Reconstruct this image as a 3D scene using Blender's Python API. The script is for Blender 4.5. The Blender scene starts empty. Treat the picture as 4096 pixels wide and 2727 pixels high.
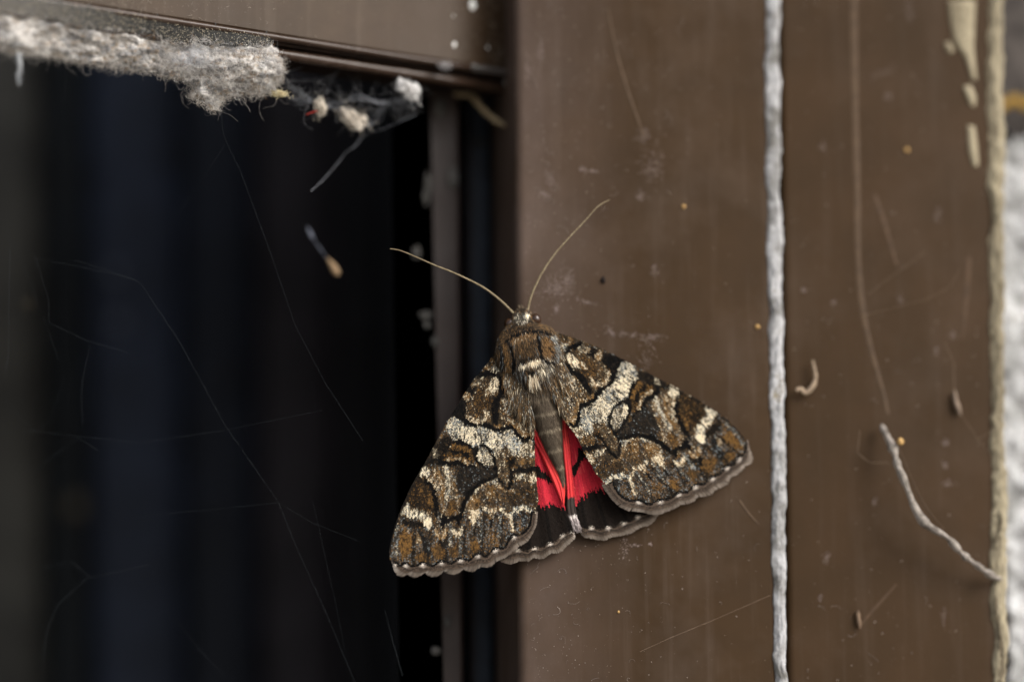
import bpy, math, random
import numpy as np
from mathutils import Vector, Matrix
rng = np.random.default_rng(11)
random.seed(5)
scene = bpy.context.scene
col = scene.collection

# ------------------------------------------------------------------ camera
LENS, SENSOR = 100.0, 36.0
DIST = 0.50
YAW, PITCH, ROLL = math.radians(8.0), math.radians(9.0), math.radians(0.5)
TARGET = Vector((0.0, 0.0, 1.30))
fwd = Vector((math.sin(YAW)*math.cos(PITCH), math.cos(YAW)*math.cos(PITCH), math.sin(PITCH)))
right = fwd.cross(Vector((0, 0, 1))).normalized()
up = right.cross(fwd).normalized()
cr, sr = math.cos(ROLL), math.sin(ROLL)
right, up = right*cr - up*sr, up*cr + right*sr
CAM = TARGET - fwd*DIST
cd = bpy.data.cameras.new('camera')
cd.lens, cd.sensor_width, cd.clip_start, cd.clip_end = LENS, SENSOR, 0.01, 50.0
cam = bpy.data.objects.new('camera', cd)
cam.matrix_world = Matrix((( right.x, up.x, -fwd.x, CAM.x), (right.y, up.y, -fwd.y, CAM.y),
                           (right.z, up.z, -fwd.z, CAM.z), (0, 0, 0, 1)))
col.objects.link(cam)
scene.camera = cam
cd.dof.use_dof = True
cd.dof.aperture_fstop = 3.4
cd.dof.aperture_blades = 9
PXS = SENSOR/LENS/4096.0
MM = DIST*PXS                      # metres covered by one photo pixel at the moth

def P(px, py, y):
    """photo pixel + depth plane y (m) -> world point(s), vectorised"""
    px, py, y = np.broadcast_arrays(np.asarray(px, float), np.asarray(py, float), np.asarray(y, float))
    a, b = (px-2048.0)*PXS, -(py-1363.5)*PXS
    d = np.stack([fwd[i] + a*right[i] + b*up[i] for i in range(3)], -1)
    t = (y-CAM.y)/d[..., 1]
    return np.array(CAM) + d*t[..., None]

fp = P(2020, 1800, -0.0050)
cd.dof.focus_distance = float(np.dot(fp-np.array(CAM), np.array(fwd)))

# ------------------------------------------------------------------ world, sun, exposure
SUN_DIR = Vector((0.62, -0.66, 0.62)).normalized()
world = bpy.data.worlds.new('World'); scene.world = world; world.use_nodes = True
nt = world.node_tree; nt.nodes.clear()
sky = nt.nodes.new('ShaderNodeTexSky'); sky.sky_type = 'NISHITA'; sky.sun_disc = False
sky.sun_elevation = math.asin(SUN_DIR.z); sky.sun_rotation = math.atan2(SUN_DIR.x, SUN_DIR.y)
sky.air_density, sky.dust_density, sky.ozone_density = 1.0, 4.0, 1.0
hs = nt.nodes.new('ShaderNodeHueSaturation'); hs.inputs['Saturation'].default_value = 0.45
bg = nt.nodes.new('ShaderNodeBackground'); bg.inputs['Strength'].default_value = 0.13
wo = nt.nodes.new('ShaderNodeOutputWorld')
nt.links.new(sky.outputs[0], hs.inputs['Color']); nt.links.new(hs.outputs[0], bg.inputs['Color'])
nt.links.new(bg.outputs[0], wo.inputs['Surface'])
sd = bpy.data.lights.new('sun', 'SUN'); sd.energy = 1.3; sd.angle = math.radians(35); sd.color = (1.0, 0.97, 0.93)
sun = bpy.data.objects.new('sun', sd); sun.rotation_euler = SUN_DIR.to_track_quat('Z', 'Y').to_euler()
sun.location = (1, -2, 3); col.objects.link(sun)
scene.view_settings.view_transform = 'Standard'; scene.view_settings.look = 'None'
scene.view_settings.exposure = 0.5; scene.view_settings.gamma = 1.0
scene.render.engine = 'CYCLES'
scene.cycles.use_denoising = True
scene.cycles.max_bounces = 8

# ------------------------------------------------------------------ helpers
def lin(c):
    c = np.asarray(c, float)/255.0
    return np.where(c <= 0.04045, c/12.92, ((c+0.055)/1.055)**2.4)
def rgba(c): return tuple(float(v) for v in lin(c)) + (1.0,)

def link(o, parent=None, base=None):
    col.objects.link(o)
    if parent is not None:
        o.parent = parent
        o.matrix_parent_inverse = parent_inv(parent)
    return o
def parent_inv(p):
    l = Vector((0, 0, 0)); q = p
    while q is not None:
        l += q.location; q = q.parent
        break
    return Matrix.Translation(-l)
def tag(o, label=None, cat=None, group=None, kind=None):
    for k, v in (('label', label), ('category', cat), ('group', group), ('kind', kind)):
        if v: o[k] = v
    return o
def empty(name, loc):
    o = bpy.data.objects.new(name, None); o.location = loc; o.empty_display_size = 0.005
    col.objects.link(o); return o
def mesh(name, V, F, mat, parent=None, C=None, smooth=True):
    """V (n,3); F (m,3|4) int array or list; C optional (n,3) linear point colours"""
    me = bpy.data.meshes.new(name)
    V = np.asarray(V, np.float32)
    if isinstance(F, np.ndarray):
        k = F.shape[1]; m = F.shape[0]
        me.vertices.add(len(V)); me.vertices.foreach_set('co', V.ravel())
        me.loops.add(m*k); me.loops.foreach_set('vertex_index', F.astype(np.int32).ravel())
        me.polygons.add(m); me.polygons.foreach_set('loop_start', np.arange(0, m*k, k, dtype=np.int32))
        me.update(calc_edges=True); me.validate()
    else:
        me.from_pydata([tuple(map(float, v)) for v in V], [], F)
    if C is not None:
        at = me.color_attributes.new('Col', 'FLOAT_COLOR', 'POINT')
        cc = np.ones((len(V), 4), np.float32); cc[:, :3] = C
        at.data.foreach_set('color', cc.ravel())
    if smooth: me.polygons.foreach_set('use_smooth', np.ones(len(me.polygons), bool))
    me.materials.append(mat)
    o = bpy.data.objects.new(name, me)
    return link(o, parent)

def hash2(ix, iy, seed):
    h = (ix*374761393 + iy*668265263 + seed*1274126177) & 0xffffffff
    h = ((h ^ (h >> 13))*1274126177) & 0xffffffff
    return ((h ^ (h >> 16)) & 0xffff)/65535.0
def vnoise(x, y, seed=0):
    x, y = np.asarray(x, float), np.asarray(y, float)
    ix, iy = np.floor(x).astype(np.int64), np.floor(y).astype(np.int64)
    fx, fy = x-ix, y-iy
    fx, fy = fx*fx*(3-2*fx), fy*fy*(3-2*fy)
    a, b = hash2(ix, iy, seed), hash2(ix+1, iy, seed)
    c, d = hash2(ix, iy+1, seed), hash2(ix+1, iy+1, seed)
    return (a*(1-fx)+b*fx)*(1-fy) + (c*(1-fx)+d*fx)*fy
def fbm(x, y, seed=0, oct=4):
    s = 0; a = 0.5
    for i in range(oct):
        s = s + a*vnoise(x*2**i, y*2**i, seed+i*17); a *= 0.5
    return s/(1-0.5**oct)

def sdf(Pt, poly):
    """signed distance (negative inside) to a closed polygon, and nearest boundary point"""
    poly = np.asarray(poly, float); n = len(Pt)
    best = np.full(n, 1e18); near = np.zeros((n, 2)); ins = np.zeros(n, bool)
    for i in range(len(poly)):
        a, b = poly[i-1], poly[i]
        ab = b-a; L = ab@ab
        if L < 1e-12: continue
        t = np.clip(((Pt-a)@ab)/L, 0, 1)
        q = a + t[:, None]*ab
        d = ((Pt-q)**2).sum(1)
        m = d < best
        best[m] = d[m]; near[m] = q[m]
        c = ((a[1] > Pt[:, 1]) != (b[1] > Pt[:, 1]))
        with np.errstate(divide='ignore', invalid='ignore'):
            xi = (b[0]-a[0])*(Pt[:, 1]-a[1])/(b[1]-a[1]) + a[0]
        ins ^= c & (Pt[:, 0] < xi)
    d = np.sqrt(best)
    return np.where(ins, -d, d), near
def linedist(Pt, pts):
    pts = np.asarray(pts, float); best = np.full(len(Pt), 1e18)
    for i in range(1, len(pts)):
        a, b = pts[i-1], pts[i]; ab = b-a; L = max(ab@ab, 1e-9)
        t = np.clip(((Pt-a)@ab)/L, 0, 1)
        best = np.minimum(best, ((Pt-a-t[:, None]*ab)**2).sum(1))
    return np.sqrt(best)
def resample(pts, n):
    pts = np.asarray(pts, float)
    L = np.concatenate([[0], np.cumsum(np.linalg.norm(np.diff(pts, axis=0), axis=1))])
    t = np.linspace(0, L[-1], n)
    return np.stack([np.interp(t, L, pts[:, i]) for i in range(pts.shape[1])], 1)
def smooth_line(pts, n):
    """Catmull-Rom through pts, n samples"""
    p = np.asarray(pts, float)
    p = np.vstack([2*p[0]-p[1], p, 2*p[-1]-p[-2]])
    out = []
    m = len(p)-3; k = max(2, n//m+1)
    for i in range(m):
        t = np.linspace(0, 1, k, endpoint=False)[:, None]
        a, b, c, d = p[i:i+4]
        out.append(0.5*((2*b)+(c-a)*t+(2*a-5*b+4*c-d)*t**2+(-a+3*b-3*c+d)*t**3))
    out.append(p[-2][None])
    return resample(np.vstack(out), n)
def tps(src, val, lam=0.0):
    src = np.asarray(src, float); val = np.asarray(val, float)
    if val.ndim == 1: val = val[:, None]
    n = len(src); sc = 1.0/np.ptp(src); m = src.mean(0); s = (src-m)*sc
    U = lambda r2: np.where(r2 > 0, r2*np.log(np.maximum(r2, 1e-20)), 0)
    K = U(((s[:, None]-s[None])**2).sum(-1)) + lam*np.eye(n)
    Pm = np.hstack([np.ones((n, 1)), s])
    A = np.block([[K, Pm], [Pm.T, np.zeros((3, 3))]])
    W = np.linalg.solve(A, np.vstack([val, np.zeros((3, val.shape[1]))]))
    def f(p):
        q = (np.asarray(p, float)-m)*sc
        return U(((q[:, None]-s[None])**2).sum(-1))@W[:n] + W[n] + q@W[n+1:]
    return f
def grid_fill(poly, step):
    """quad grid filling a polygon; boundary vertices snapped to the outline"""
    poly = np.asarray(poly, float)
    x0, y0 = poly.min(0)-step; x1, y1 = poly.max(0)+step
    xs, ys = np.arange(x0, x1+step, step), np.arange(y0, y1+step, step)
    X, Y = np.meshgrid(xs, ys); Pt = np.stack([X.ravel(), Y.ravel()], 1)
    d, near = sdf(Pt, poly)
    ins = d < 0
    idx = np.arange(len(Pt)).reshape(X.shape)
    q = np.stack([idx[:-1, :-1], idx[1:, :-1], idx[1:, 1:], idx[:-1, 1:]], -1).reshape(-1, 4)
    keep = ins[q].any(1); q = q[keep]
    Pt = np.where(ins[:, None], Pt, near)
    used, inv = np.unique(q, return_inverse=True)
    return Pt[used], inv.reshape(-1, 4)
def tubes(paths, rad, cols=None, sides=3, taper=1.0):
    """paths (N,K,3); rad (N,) or (N,K); cols (N,3) or (N,K,3) -> V,F,C"""
    paths = np.asarray(paths, float); N, K, _ = paths.shape
    rad = np.asarray(rad, float)
    if rad.ndim == 1:
        rad = rad[:, None]*np.linspace(1, taper, K)[None]
    T = np.gradient(paths, axis=1); T /= np.linalg.norm(T, axis=-1, keepdims=True)+1e-12
    ref = np.array([0.31, 0.87, 0.39]); ref /= np.linalg.norm(ref)
    A = np.cross(T, ref); A /= np.linalg.norm(A, axis=-1, keepdims=True)+1e-12
    B = np.cross(T, A)
    ang = np.arange(sides)*2*np.pi/sides
    ring = paths[:, :, None] + rad[:, :, None, None]*(A[:, :, None]*np.cos(ang)[:, None]+B[:, :, None]*np.sin(ang)[:, None])
    V = ring.reshape(-1, 3)
    idx = np.arange(N*K*sides).reshape(N, K, sides)
    nx = np.roll(idx, -1, 2)
    F = np.stack([idx[:, :-1], nx[:, :-1], nx[:, 1:], idx[:, 1:]], -1).reshape(-1, 4)
    C = None
    if cols is not None:
        cols = np.asarray(cols, float)
        if cols.ndim == 2: cols = np.repeat(cols[:, None], K, 1)
        C = np.repeat(cols[:, :, None], sides, 2).reshape(-1, 3)
    return V, F, C
def one_tube(pts, rad, sides=8):
    pts = np.asarray(pts, float); rad = np.broadcast_to(np.asarray(rad, float), (len(pts),))
    V, F, _ = tubes(pts[None], rad[None], sides=sides)
    F = [tuple(f) for f in F]
    F += [tuple(range(sides)), tuple(range(len(V)-1, len(V)-sides-1, -1))]
    return V, F

# ------------------------------------------------------------------ materials
def new_mat(name):
    m = bpy.data.materials.new(name); m.use_nodes = True
    return m, m.node_tree, m.node_tree.nodes['Principled BSDF']
def N(nt, t, **kw):
    n = nt.nodes.new(t)
    for k, v in kw.items():
        if k in n.inputs.keys(): n.inputs[k].default_value = v
        else: setattr(n, k, v)
    return n
def attr_mat(name, rough=0.6, sheen=0.0, spec=0.3, trans=0.0):
    m, nt, b = new_mat(name)
    a = N(nt, 'ShaderNodeAttribute', attribute_name='Col')
    nt.links.new(a.outputs['Color'], b.inputs['Base Color'])
    b.inputs['Roughness'].default_value = rough; b.inputs['Specular IOR Level'].default_value = spec
    b.inputs['Sheen Weight'].default_value = sheen
    return m
def noise(nt, vec, scale, detail=4, rough=0.6, stretch=None):
    if stretch:
        mp = N(nt, 'ShaderNodeMapping'); mp.inputs['Scale'].default_value = stretch
        nt.links.new(vec, mp.inputs['Vector']); vec = mp.outputs[0]
    n = N(nt, 'ShaderNodeTexNoise', Scale=scale, Detail=detail, Roughness=rough)
    nt.links.new(vec, n.inputs['Vector'])
    return n.outputs['Fac']
def ramp(nt, fac, stops):
    r = N(nt, 'ShaderNodeValToRGB'); e = r.color_ramp.elements
    while len(e) > len(stops): e.remove(e[-1])
    while len(e) < len(stops): e.new(0.5)
    for k, (p, c) in enumerate(stops):
        e[k].position = p; e[k].color = c if len(c) == 4 else tuple(c)+(1,)
    nt.links.new(fac, r.inputs[0]); return r.outputs[0]
def mix(nt, fac, a, b, mode='MIX'):
    m = N(nt, 'ShaderNodeMix', data_type='RGBA', blend_type=mode)
    for s, v in ((m.inputs[0], fac), (m.inputs[6], a), (m.inputs[7], b)):
        if hasattr(v, 'links'): nt.links.new(v, s)
        else: s.default_value = v
    return m.outputs[2]
BW = lambda v: (v, v, v, 1)
def painted_metal(name, base, dust=(150, 135, 125), rough=0.42, dust_amt=0.5, bump=0.15, edge=None, spec=0.5):
    """brown powder-coated aluminium: mottled coat, vertical rain streaks, fine dust specks"""
    m, nt, b = new_mat(name)
    tc = N(nt, 'ShaderNodeTexCoord').outputs['Object']
    n1 = noise(nt, tc, 60, 5, 0.6)
    base1, base2 = rgba(base), rgba(tuple(int(v*0.90) for v in base))
    c = mix(nt, ramp(nt, n1, [(0.35, BW(0)), (0.65, BW(1))]), base1, base2)
    st = noise(nt, tc, 420, 4, 0.65, (1.0, 1.0, 0.05))
    st2 = noise(nt, tc, 30, 3, 0.6)
    f1 = ramp(nt, st, [(0.52, BW(0)), (0.78, BW(0.28*dust_amt))])
    c = mix(nt, f1, c, rgba(dust))
    big = noise(nt, tc, 45, 4, 0.7)
    f2 = ramp(nt, big, [(0.48, BW(0)), (0.75, BW(0.30*dust_amt))])
    c = mix(nt, f2, c, rgba(dust))
    sp = noise(nt, tc, 2600, 3, 0.7)
    f3 = ramp(nt, sp, [(0.66, BW(0)), (0.76, BW(0.75*dust_amt))])
    c = mix(nt, f3, c, rgba((190, 175, 165)))
    if edge:   # pale sky sheen painted into the colour along one edge: object-space x from edge[0] (dense) to edge[1] (none)
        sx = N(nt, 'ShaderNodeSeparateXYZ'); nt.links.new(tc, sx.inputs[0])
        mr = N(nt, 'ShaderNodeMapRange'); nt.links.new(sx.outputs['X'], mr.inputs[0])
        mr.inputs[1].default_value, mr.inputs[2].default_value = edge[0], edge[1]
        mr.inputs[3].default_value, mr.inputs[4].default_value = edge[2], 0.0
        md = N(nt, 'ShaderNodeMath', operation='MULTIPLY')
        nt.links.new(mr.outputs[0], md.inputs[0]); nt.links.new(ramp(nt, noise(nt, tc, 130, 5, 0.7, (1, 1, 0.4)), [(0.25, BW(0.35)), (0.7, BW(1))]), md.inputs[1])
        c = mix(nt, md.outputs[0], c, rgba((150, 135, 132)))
    nt.links.new(c, b.inputs['Base Color'])
    nt.links.new(ramp(nt, big, [(0.3, BW(rough-0.05)), (0.75, BW(rough+0.18))]), b.inputs['Roughness'])
    b.inputs['Specular IOR Level'].default_value = spec
    bp = N(nt, 'ShaderNodeBump', Strength=bump, Distance=0.0001)
    nt.links.new(noise(nt, tc, 900, 4, 0.6), bp.inputs['Height']); nt.links.new(bp.outputs[0], b.inputs['Normal'])
    return m
def rough_mat(name, c1, c2, c3=None, scale=300, rough=0.9, bump=0.6, dist=0.0004, stretch=None):
    m, nt, b = new_mat(name)
    tc = N(nt, 'ShaderNodeTexCoord').outputs['Object']
    n1 = noise(nt, tc, scale, 6, 0.7, stretch)
    stops = [(0.38, rgba(c1)), (0.6, rgba(c2))]
    if c3: stops.append((0.68, rgba(c3)))
    nt.links.new(ramp(nt, n1, stops), b.inputs['Base Color'])
    b.inputs['Roughness'].default_value = rough; b.inputs['Specular IOR Level'].default_value = 0.2
    bp = N(nt, 'ShaderNodeBump', Strength=bump, Distance=dist)
    nt.links.new(noise(nt, tc, scale*2.3, 5, 0.7, stretch), bp.inputs['Height']); nt.links.new(bp.outputs[0], b.inputs['Normal'])
    return m
def plain(name, c, rough=0.5, spec=0.5, vary=0.15, scale=400):
    m, nt, b = new_mat(name)
    tc = N(nt, 'ShaderNodeTexCoord').outputs['Object']
    c0 = np.array(c, float)
    nt.links.new(ramp(nt, noise(nt, tc, scale, 4), [(0.35, rgba(c0*(1-vary))), (0.65, rgba(np.minimum(255, c0*(1+vary))))]), b.inputs['Base Color'])
    b.inputs['Roughness'].default_value = rough; b.inputs['Specular IOR Level'].default_value = spec
    return m

# ================================================================== SETTING
M_ground = rough_mat('paving_grey', (120, 115, 108), (165, 160, 150), scale=14, bump=0.3, dist=0.003)
gm = mesh('ground', [(-30, -30, 0), (30, -30, 0), (30, 30, 0), (-30, 30, 0)], [(0, 1, 2, 3)], M_ground, smooth=False)
tag(gm, 'pale grey paved ground below the window frame', 'ground', kind='structure')
ZB, ZT = 0.0, 2.3

def at_z(p_top, p_bot, y, z):
    """the world-x of an upright edge seen through two photo points, at depth y and height z"""
    a, b = P(p_top[0], p_top[1], y), P(p_bot[0], p_bot[1], y)
    t = (z-a[2])/(b[2]-a[2])
    return a[0]+(b[0]-a[0])*t
def upright(name, eL, eR, y, mat, parent=None, depth=0.05, rl=0.002, rr=0.0015, z0=ZB, z1=ZT, seg=7):
    """vertical profile with rounded front corners; eL,eR = ((px,py)top,(px,py)bottom)"""
    rings = []
    for z in (z0, z1):
        xl, xr = at_z(*eL, y, z), at_z(*eR, y, z)
        pts = [(xl, y+depth)]
        for k in range(seg+1):
            a = math.pi*(1-0.5*k/seg); pts.append((xl+rl+rl*math.cos(a), y+rl-rl*math.sin(a)))
        for k in range(seg+1):
            a = math.pi*0.5*(1-k/seg); pts.append((xr-rr+rr*math.cos(a), y+rr-rr*math.sin(a)))
        pts.append((xr, y+depth))
        rings.append([(x, yy, z) for x, yy in pts])
    n = len(rings[0]); V = rings[0]+rings[1]
    F = [(i, (i+1) % n, n+(i+1) % n, n+i) for i in range(n)] + [tuple(range(n-1, -1, -1)), tuple(range(n, 2*n))]
    o = mesh(name, V, F, mat, parent)
    md = o.modifiers.new('split', 'EDGE_SPLIT'); md.split_angle = math.radians(40)
    return o

BROWN = (63, 46, 28)
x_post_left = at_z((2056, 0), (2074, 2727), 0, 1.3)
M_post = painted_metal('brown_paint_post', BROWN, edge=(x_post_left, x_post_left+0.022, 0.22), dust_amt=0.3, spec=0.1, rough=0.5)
M_panel = painted_metal('brown_paint_panel', (65, 48, 31), dust_amt=0.2, spec=0.1, rough=0.5)
M_rail = painted_metal('brown_paint_rail', (64, 49, 35), dust=(138, 124, 110), dust_amt=0.5, rough=0.4, spec=0.2)
M_lip = painted_metal('brown_paint_lip', (58, 43, 33), rough=0.22, dust_amt=0.4, spec=0.4)
M_stile = painted_metal('brown_paint_stile', (50, 35, 28), dust=(70, 64, 62), dust_amt=0.6, rough=0.5)
M_track = plain('blue_black_rubber', (50, 57, 68), 0.5, 0.3)
M_gap = plain('brown_black_gap', (32, 21, 13), 0.8, 0.2)
M_side = painted_metal('brown_paint_side', (70, 58, 50), dust_amt=0.6)

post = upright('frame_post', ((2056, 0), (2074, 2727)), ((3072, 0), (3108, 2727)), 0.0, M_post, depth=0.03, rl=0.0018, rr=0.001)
upright('side_shade_strip', ((2053, 0), (2071, 2727)), ((2062, 0), (2080, 2727)), 0.0034, M_gap, post, depth=0.05, rl=0.0001, rr=0.0001)  # added dark strip: shade on the post's slot side, put into colour
tag(post, 'broad brown painted metal frame post that the moth rests on', 'frame post')
panel = upright('side_panel', ((3112, 0), (3148, 2727)), ((3970, 0), (4003, 2727)), 0.0022, M_panel, depth=0.06, rl=0.0016, rr=0.0012)
tag(panel, 'brown painted metal side panel between the white sealant line and the plaster', 'panel')

# sash pieces inside the opening, behind the rail and the moth's left wing
stile = upright('sash_stile', ((1688, 380), (1742, 2727)), ((1838, 380), (1858, 2727)), 0.021, M_stile, depth=0.05, rl=0.0015, rr=0.001)
tag(stile, 'slim dusty brown sash stile set back in the dark opening', 'stile')
track = upright('rubber_track', ((1840, 380), (1862, 2727)), ((1958, 380), (1975, 2727)), 0.034, M_track, depth=0.05, rl=0.001, rr=0.001)
tag(track, 'blue-black rubber track strip between the slim stile and the broad post', 'track')
bead2 = upright('bead', ((1866, 380), (1884, 2727)), ((1880, 380), (1898, 2727)), 0.0325, M_stile, track, depth=0.004, rl=0.0004, rr=0.0004)
gap = upright('recess_plate', ((1930, 380), (1945, 2727)), ((2100, 380), (2110, 2727)), 0.05, M_gap, depth=0.03, rl=0.0005, rr=0.0005)
tag(gap, 'very dark brown recess plate in the gap beside the broad post', 'recess')

# dark interior: boarded back wall plus the box that encloses it
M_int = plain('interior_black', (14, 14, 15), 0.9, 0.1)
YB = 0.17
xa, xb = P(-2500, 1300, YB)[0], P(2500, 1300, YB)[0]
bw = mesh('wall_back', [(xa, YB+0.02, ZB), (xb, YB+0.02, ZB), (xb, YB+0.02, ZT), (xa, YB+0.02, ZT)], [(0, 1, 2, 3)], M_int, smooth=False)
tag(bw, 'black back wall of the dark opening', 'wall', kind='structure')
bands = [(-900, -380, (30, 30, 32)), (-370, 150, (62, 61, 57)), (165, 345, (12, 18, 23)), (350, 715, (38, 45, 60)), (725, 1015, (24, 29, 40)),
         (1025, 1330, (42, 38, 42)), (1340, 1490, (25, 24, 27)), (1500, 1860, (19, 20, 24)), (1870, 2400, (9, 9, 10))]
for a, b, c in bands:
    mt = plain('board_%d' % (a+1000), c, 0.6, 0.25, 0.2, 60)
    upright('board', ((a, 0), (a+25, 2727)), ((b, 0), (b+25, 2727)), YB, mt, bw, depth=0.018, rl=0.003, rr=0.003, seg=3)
for nm, q in (('wall_left', [(xa, -0.05, ZB), (xa, YB+0.02, ZB), (xa, YB+0.02, ZT), (xa, -0.05, ZT)]),
              ('ceiling', [(xa, -0.05, ZT), (xb, -0.05, ZT), (xb, YB+0.02, ZT), (xa, YB+0.02, ZT)])):
    o = mesh(nm, q, [(0, 1, 2, 3)], M_int, smooth=False); tag(o, None, None, kind='structure')

# ------------------------------------------------------------------ window rail (stands ajar, near end on the left)
RA, RB = (2046, 286), (230, 0)
YA, YBq = 0.012, -0.022
pa, pb = P(*RA, YA), P(*RB, YBq)
dvec = (pa-pb)/np.linalg.norm(pa-pb)
nvec = np.cross(dvec, (0, 0, 1)); nvec /= np.linalg.norm(nvec)
if nvec[1] > 0: nvec = -nvec
uvec = np.cross(nvec, dvec)
if uvec[2] < 0: uvec = -uvec
p_end, p_far = pa + dvec*0.0005, pb - dvec*0.12
def sweep(name, prof, mat, parent, smooth=True, s0=0.0):
    prof = np.asarray(prof, float)*0.001
    e = p_end - dvec*s0
    r0 = p_far + prof[:, :1]*uvec + prof[:, 1:]*nvec
    r1 = e + prof[:, :1]*uvec + prof[:, 1:]*nvec
    n = len(prof); V = np.vstack([r0, r1])
    F = [(i, (i+1) % n, n+(i+1) % n, n+i) for i in range(n)] + [tuple(range(n-1, -1, -1)), tuple(range(n, 2*n))]
    o = mesh(name, V, F, mat, parent)
    md = o.modifiers.new('split', 'EDGE_SPLIT'); md.split_angle = math.radians(35)
    return o
def round_prof(c, ru, rn, n=18): return [(c[0]+ru*math.sin(2*math.pi*k/n), c[1]+rn*math.cos(2*math.pi*k/n)) for k in range(n)]
rail = empty('window_rail', Vector(p_end))
sweep('rail_face', [(60, 0), (0.3, 0), (0.1, -0.2), (0.1, -14), (60, -14)], M_rail, rail, s0=0.0015)
sweep('upper_lip', round_prof((-0.45, -0.55), 0.62, 0.75), M_lip, rail)
M_shine = plain('lip_glint_metal', (190, 188, 186), .22, .8, .05); M_shine.node_tree.nodes['Principled BSDF'].inputs['Metallic'].default_value = .9
_pf = p_far.copy(); p_far = p_end - dvec*0.0092
sweep('lip_glint', round_prof((-0.40, -0.05), 0.70, 0.75), M_shine, rail, s0=0.0018)  # pale metal piece added to give the lip its highlight
p_far = _pf
sweep('groove', [(0.08, -1.0), (-1.5, -1.3), (-1.5, -10), (0.08, -10)], M_gap, rail)
sweep('lower_lip', [(a-0.55, b) for a, b in round_prof((-2.25, -2.4), 0.95, 1.1)] , M_lip, rail)
sweep('underside', [(-1.2, -2.6), (-2.6, -2.9), (-2.6, -12), (-1.2, -12)], M_gap, rail)
tag(rail, 'dusty brown window rail with two rounded lips standing ajar above the opening', 'window rail')
def rail_y(px, py=None):
    """depth of the rail's front plane at a photo column"""
    t = (np.asarray(px, float)-RB[0])/(RA[0]-RB[0])
    return YBq + (YA-YBq)*t

# ------------------------------------------------------------------ sealant bead between post and panel
M_seal = rough_mat('grey_white_sealant', (116, 114, 110), (190, 190, 192), (128, 118, 98), scale=200, bump=0.8, dist=0.0006)
zs = np.concatenate([np.linspace(ZB, 1.2, 30, endpoint=False), np.linspace(1.2, 1.4, 520, endpoint=False), np.linspace(1.4, ZT, 30)])
def bead(name, eL, eR, y, proud, mat, seed, amp, rough=1.0, nseg=13, edge=0.003):
    V = []
    for i, z in enumerate(zs):
        xl, xr = at_z(*eL, y, z), at_z(*eR, y, z)
        f = z/0.0012
        xl += amp*(float(fbm(f*0.35, 3.1, seed))-0.5)*2 + 0.35*amp*(float(vnoise(f*1.6, 9.1, seed+5))-0.5)
        xr += amp*(float(fbm(f*0.30, 7.7, seed+1))-0.5)*2 + 0.35*amp*(float(vnoise(f*1.5, 2.1, seed+6))-0.5)
        for k in range(nseg):
            t = k/(nseg-1)
            hh = proud*math.sin(math.pi*t)**0.5*(0.45+0.8*float(fbm(f*0.5, k*0.7, seed+2))+0.35*float(vnoise(f*1.7, k*1.3, seed+9)))*rough
            V.append((xl+(xr-xl)*t, y-hh if 0 < k < nseg-1 else y+edge, z))
    n = len(zs)
    idx = np.arange(n*nseg).reshape(n, nseg)
    F = np.stack([idx[:-1, :-1], idx[:-1, 1:], idx[1:, 1:], idx[1:, :-1]], -1).reshape(-1, 4)
    return mesh(name, V, F, mat)
sb = bead('sealant_bead', ((3052, 0), (3090, 2727)), ((3118, 0), (3154, 2727)), 0.0004, 0.0010, M_seal, 3, 0.0006, edge=0.0012)
tag(sb, 'rough grey-white sealant bead running down beside the broad brown post', 'sealant')
M_seal2 = rough_mat('beige_sealant', (128, 118, 98), (170, 159, 134), (100, 90, 74), scale=260, bump=0.8, dist=0.0005, stretch=(1, 1, 0.12))
sb2 = bead('edge_sealant', ((3938, 0), (3962, 2727)), ((4014, 0), (4026, 2727)), 0.0030, 0.0016, M_seal2, 31, 0.0009)
tag(sb2, 'streaky beige sealant strip between the brown side panel and the plaster', 'sealant')

# smear of sealant on the panel near the top (drips of the same paste)
def blob_sheet(name, poly, y, thick, mat, parent=None, step=5, seed=0, C=None):
    Pt, q = grid_fill(poly, step)
    d, _ = sdf(Pt, poly)
    hh = thick*np.clip(-d/14, 0, 1)**0.5*(0.6+0.8*fbm(Pt[:, 0]/18, Pt[:, 1]/18, seed))
    return mesh(name, P(Pt[:, 0], Pt[:, 1], y+0.0001-hh), q, mat, parent, C)
SML = iter(['long tapering beige sealant smear running down from the top of the side panel', 'short beige sealant dab just under the long tapering smear', 'narrow upright beige sealant dab below the short one, beside the sealant strip', 'tiny beige sealant fleck on the inner side of the long tapering smear'])
for poly in ([(3790, 0), (3905, 0), (3900, 90), (3895, 190), (3905, 290), (3908, 325), (3885, 320), (3862, 240), (3815, 170), (3798, 90)],
             [(3850, 345), (3885, 340), (3905, 390), (3900, 430), (3880, 425), (3862, 385)],
             [(3868, 500), (3900, 505), (3912, 600), (3915, 665), (3890, 670), (3872, 600)],
             [(3775, 170), (3800, 165), (3820, 205), (3800, 220), (3782, 205)]):
    o = blob_sheet('sealant_smear', poly, 0.0022, 0.0006, M_seal2, seed=9)
    tag(o, next(SML), 'smear', 'sealant smears on the side panel')

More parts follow.
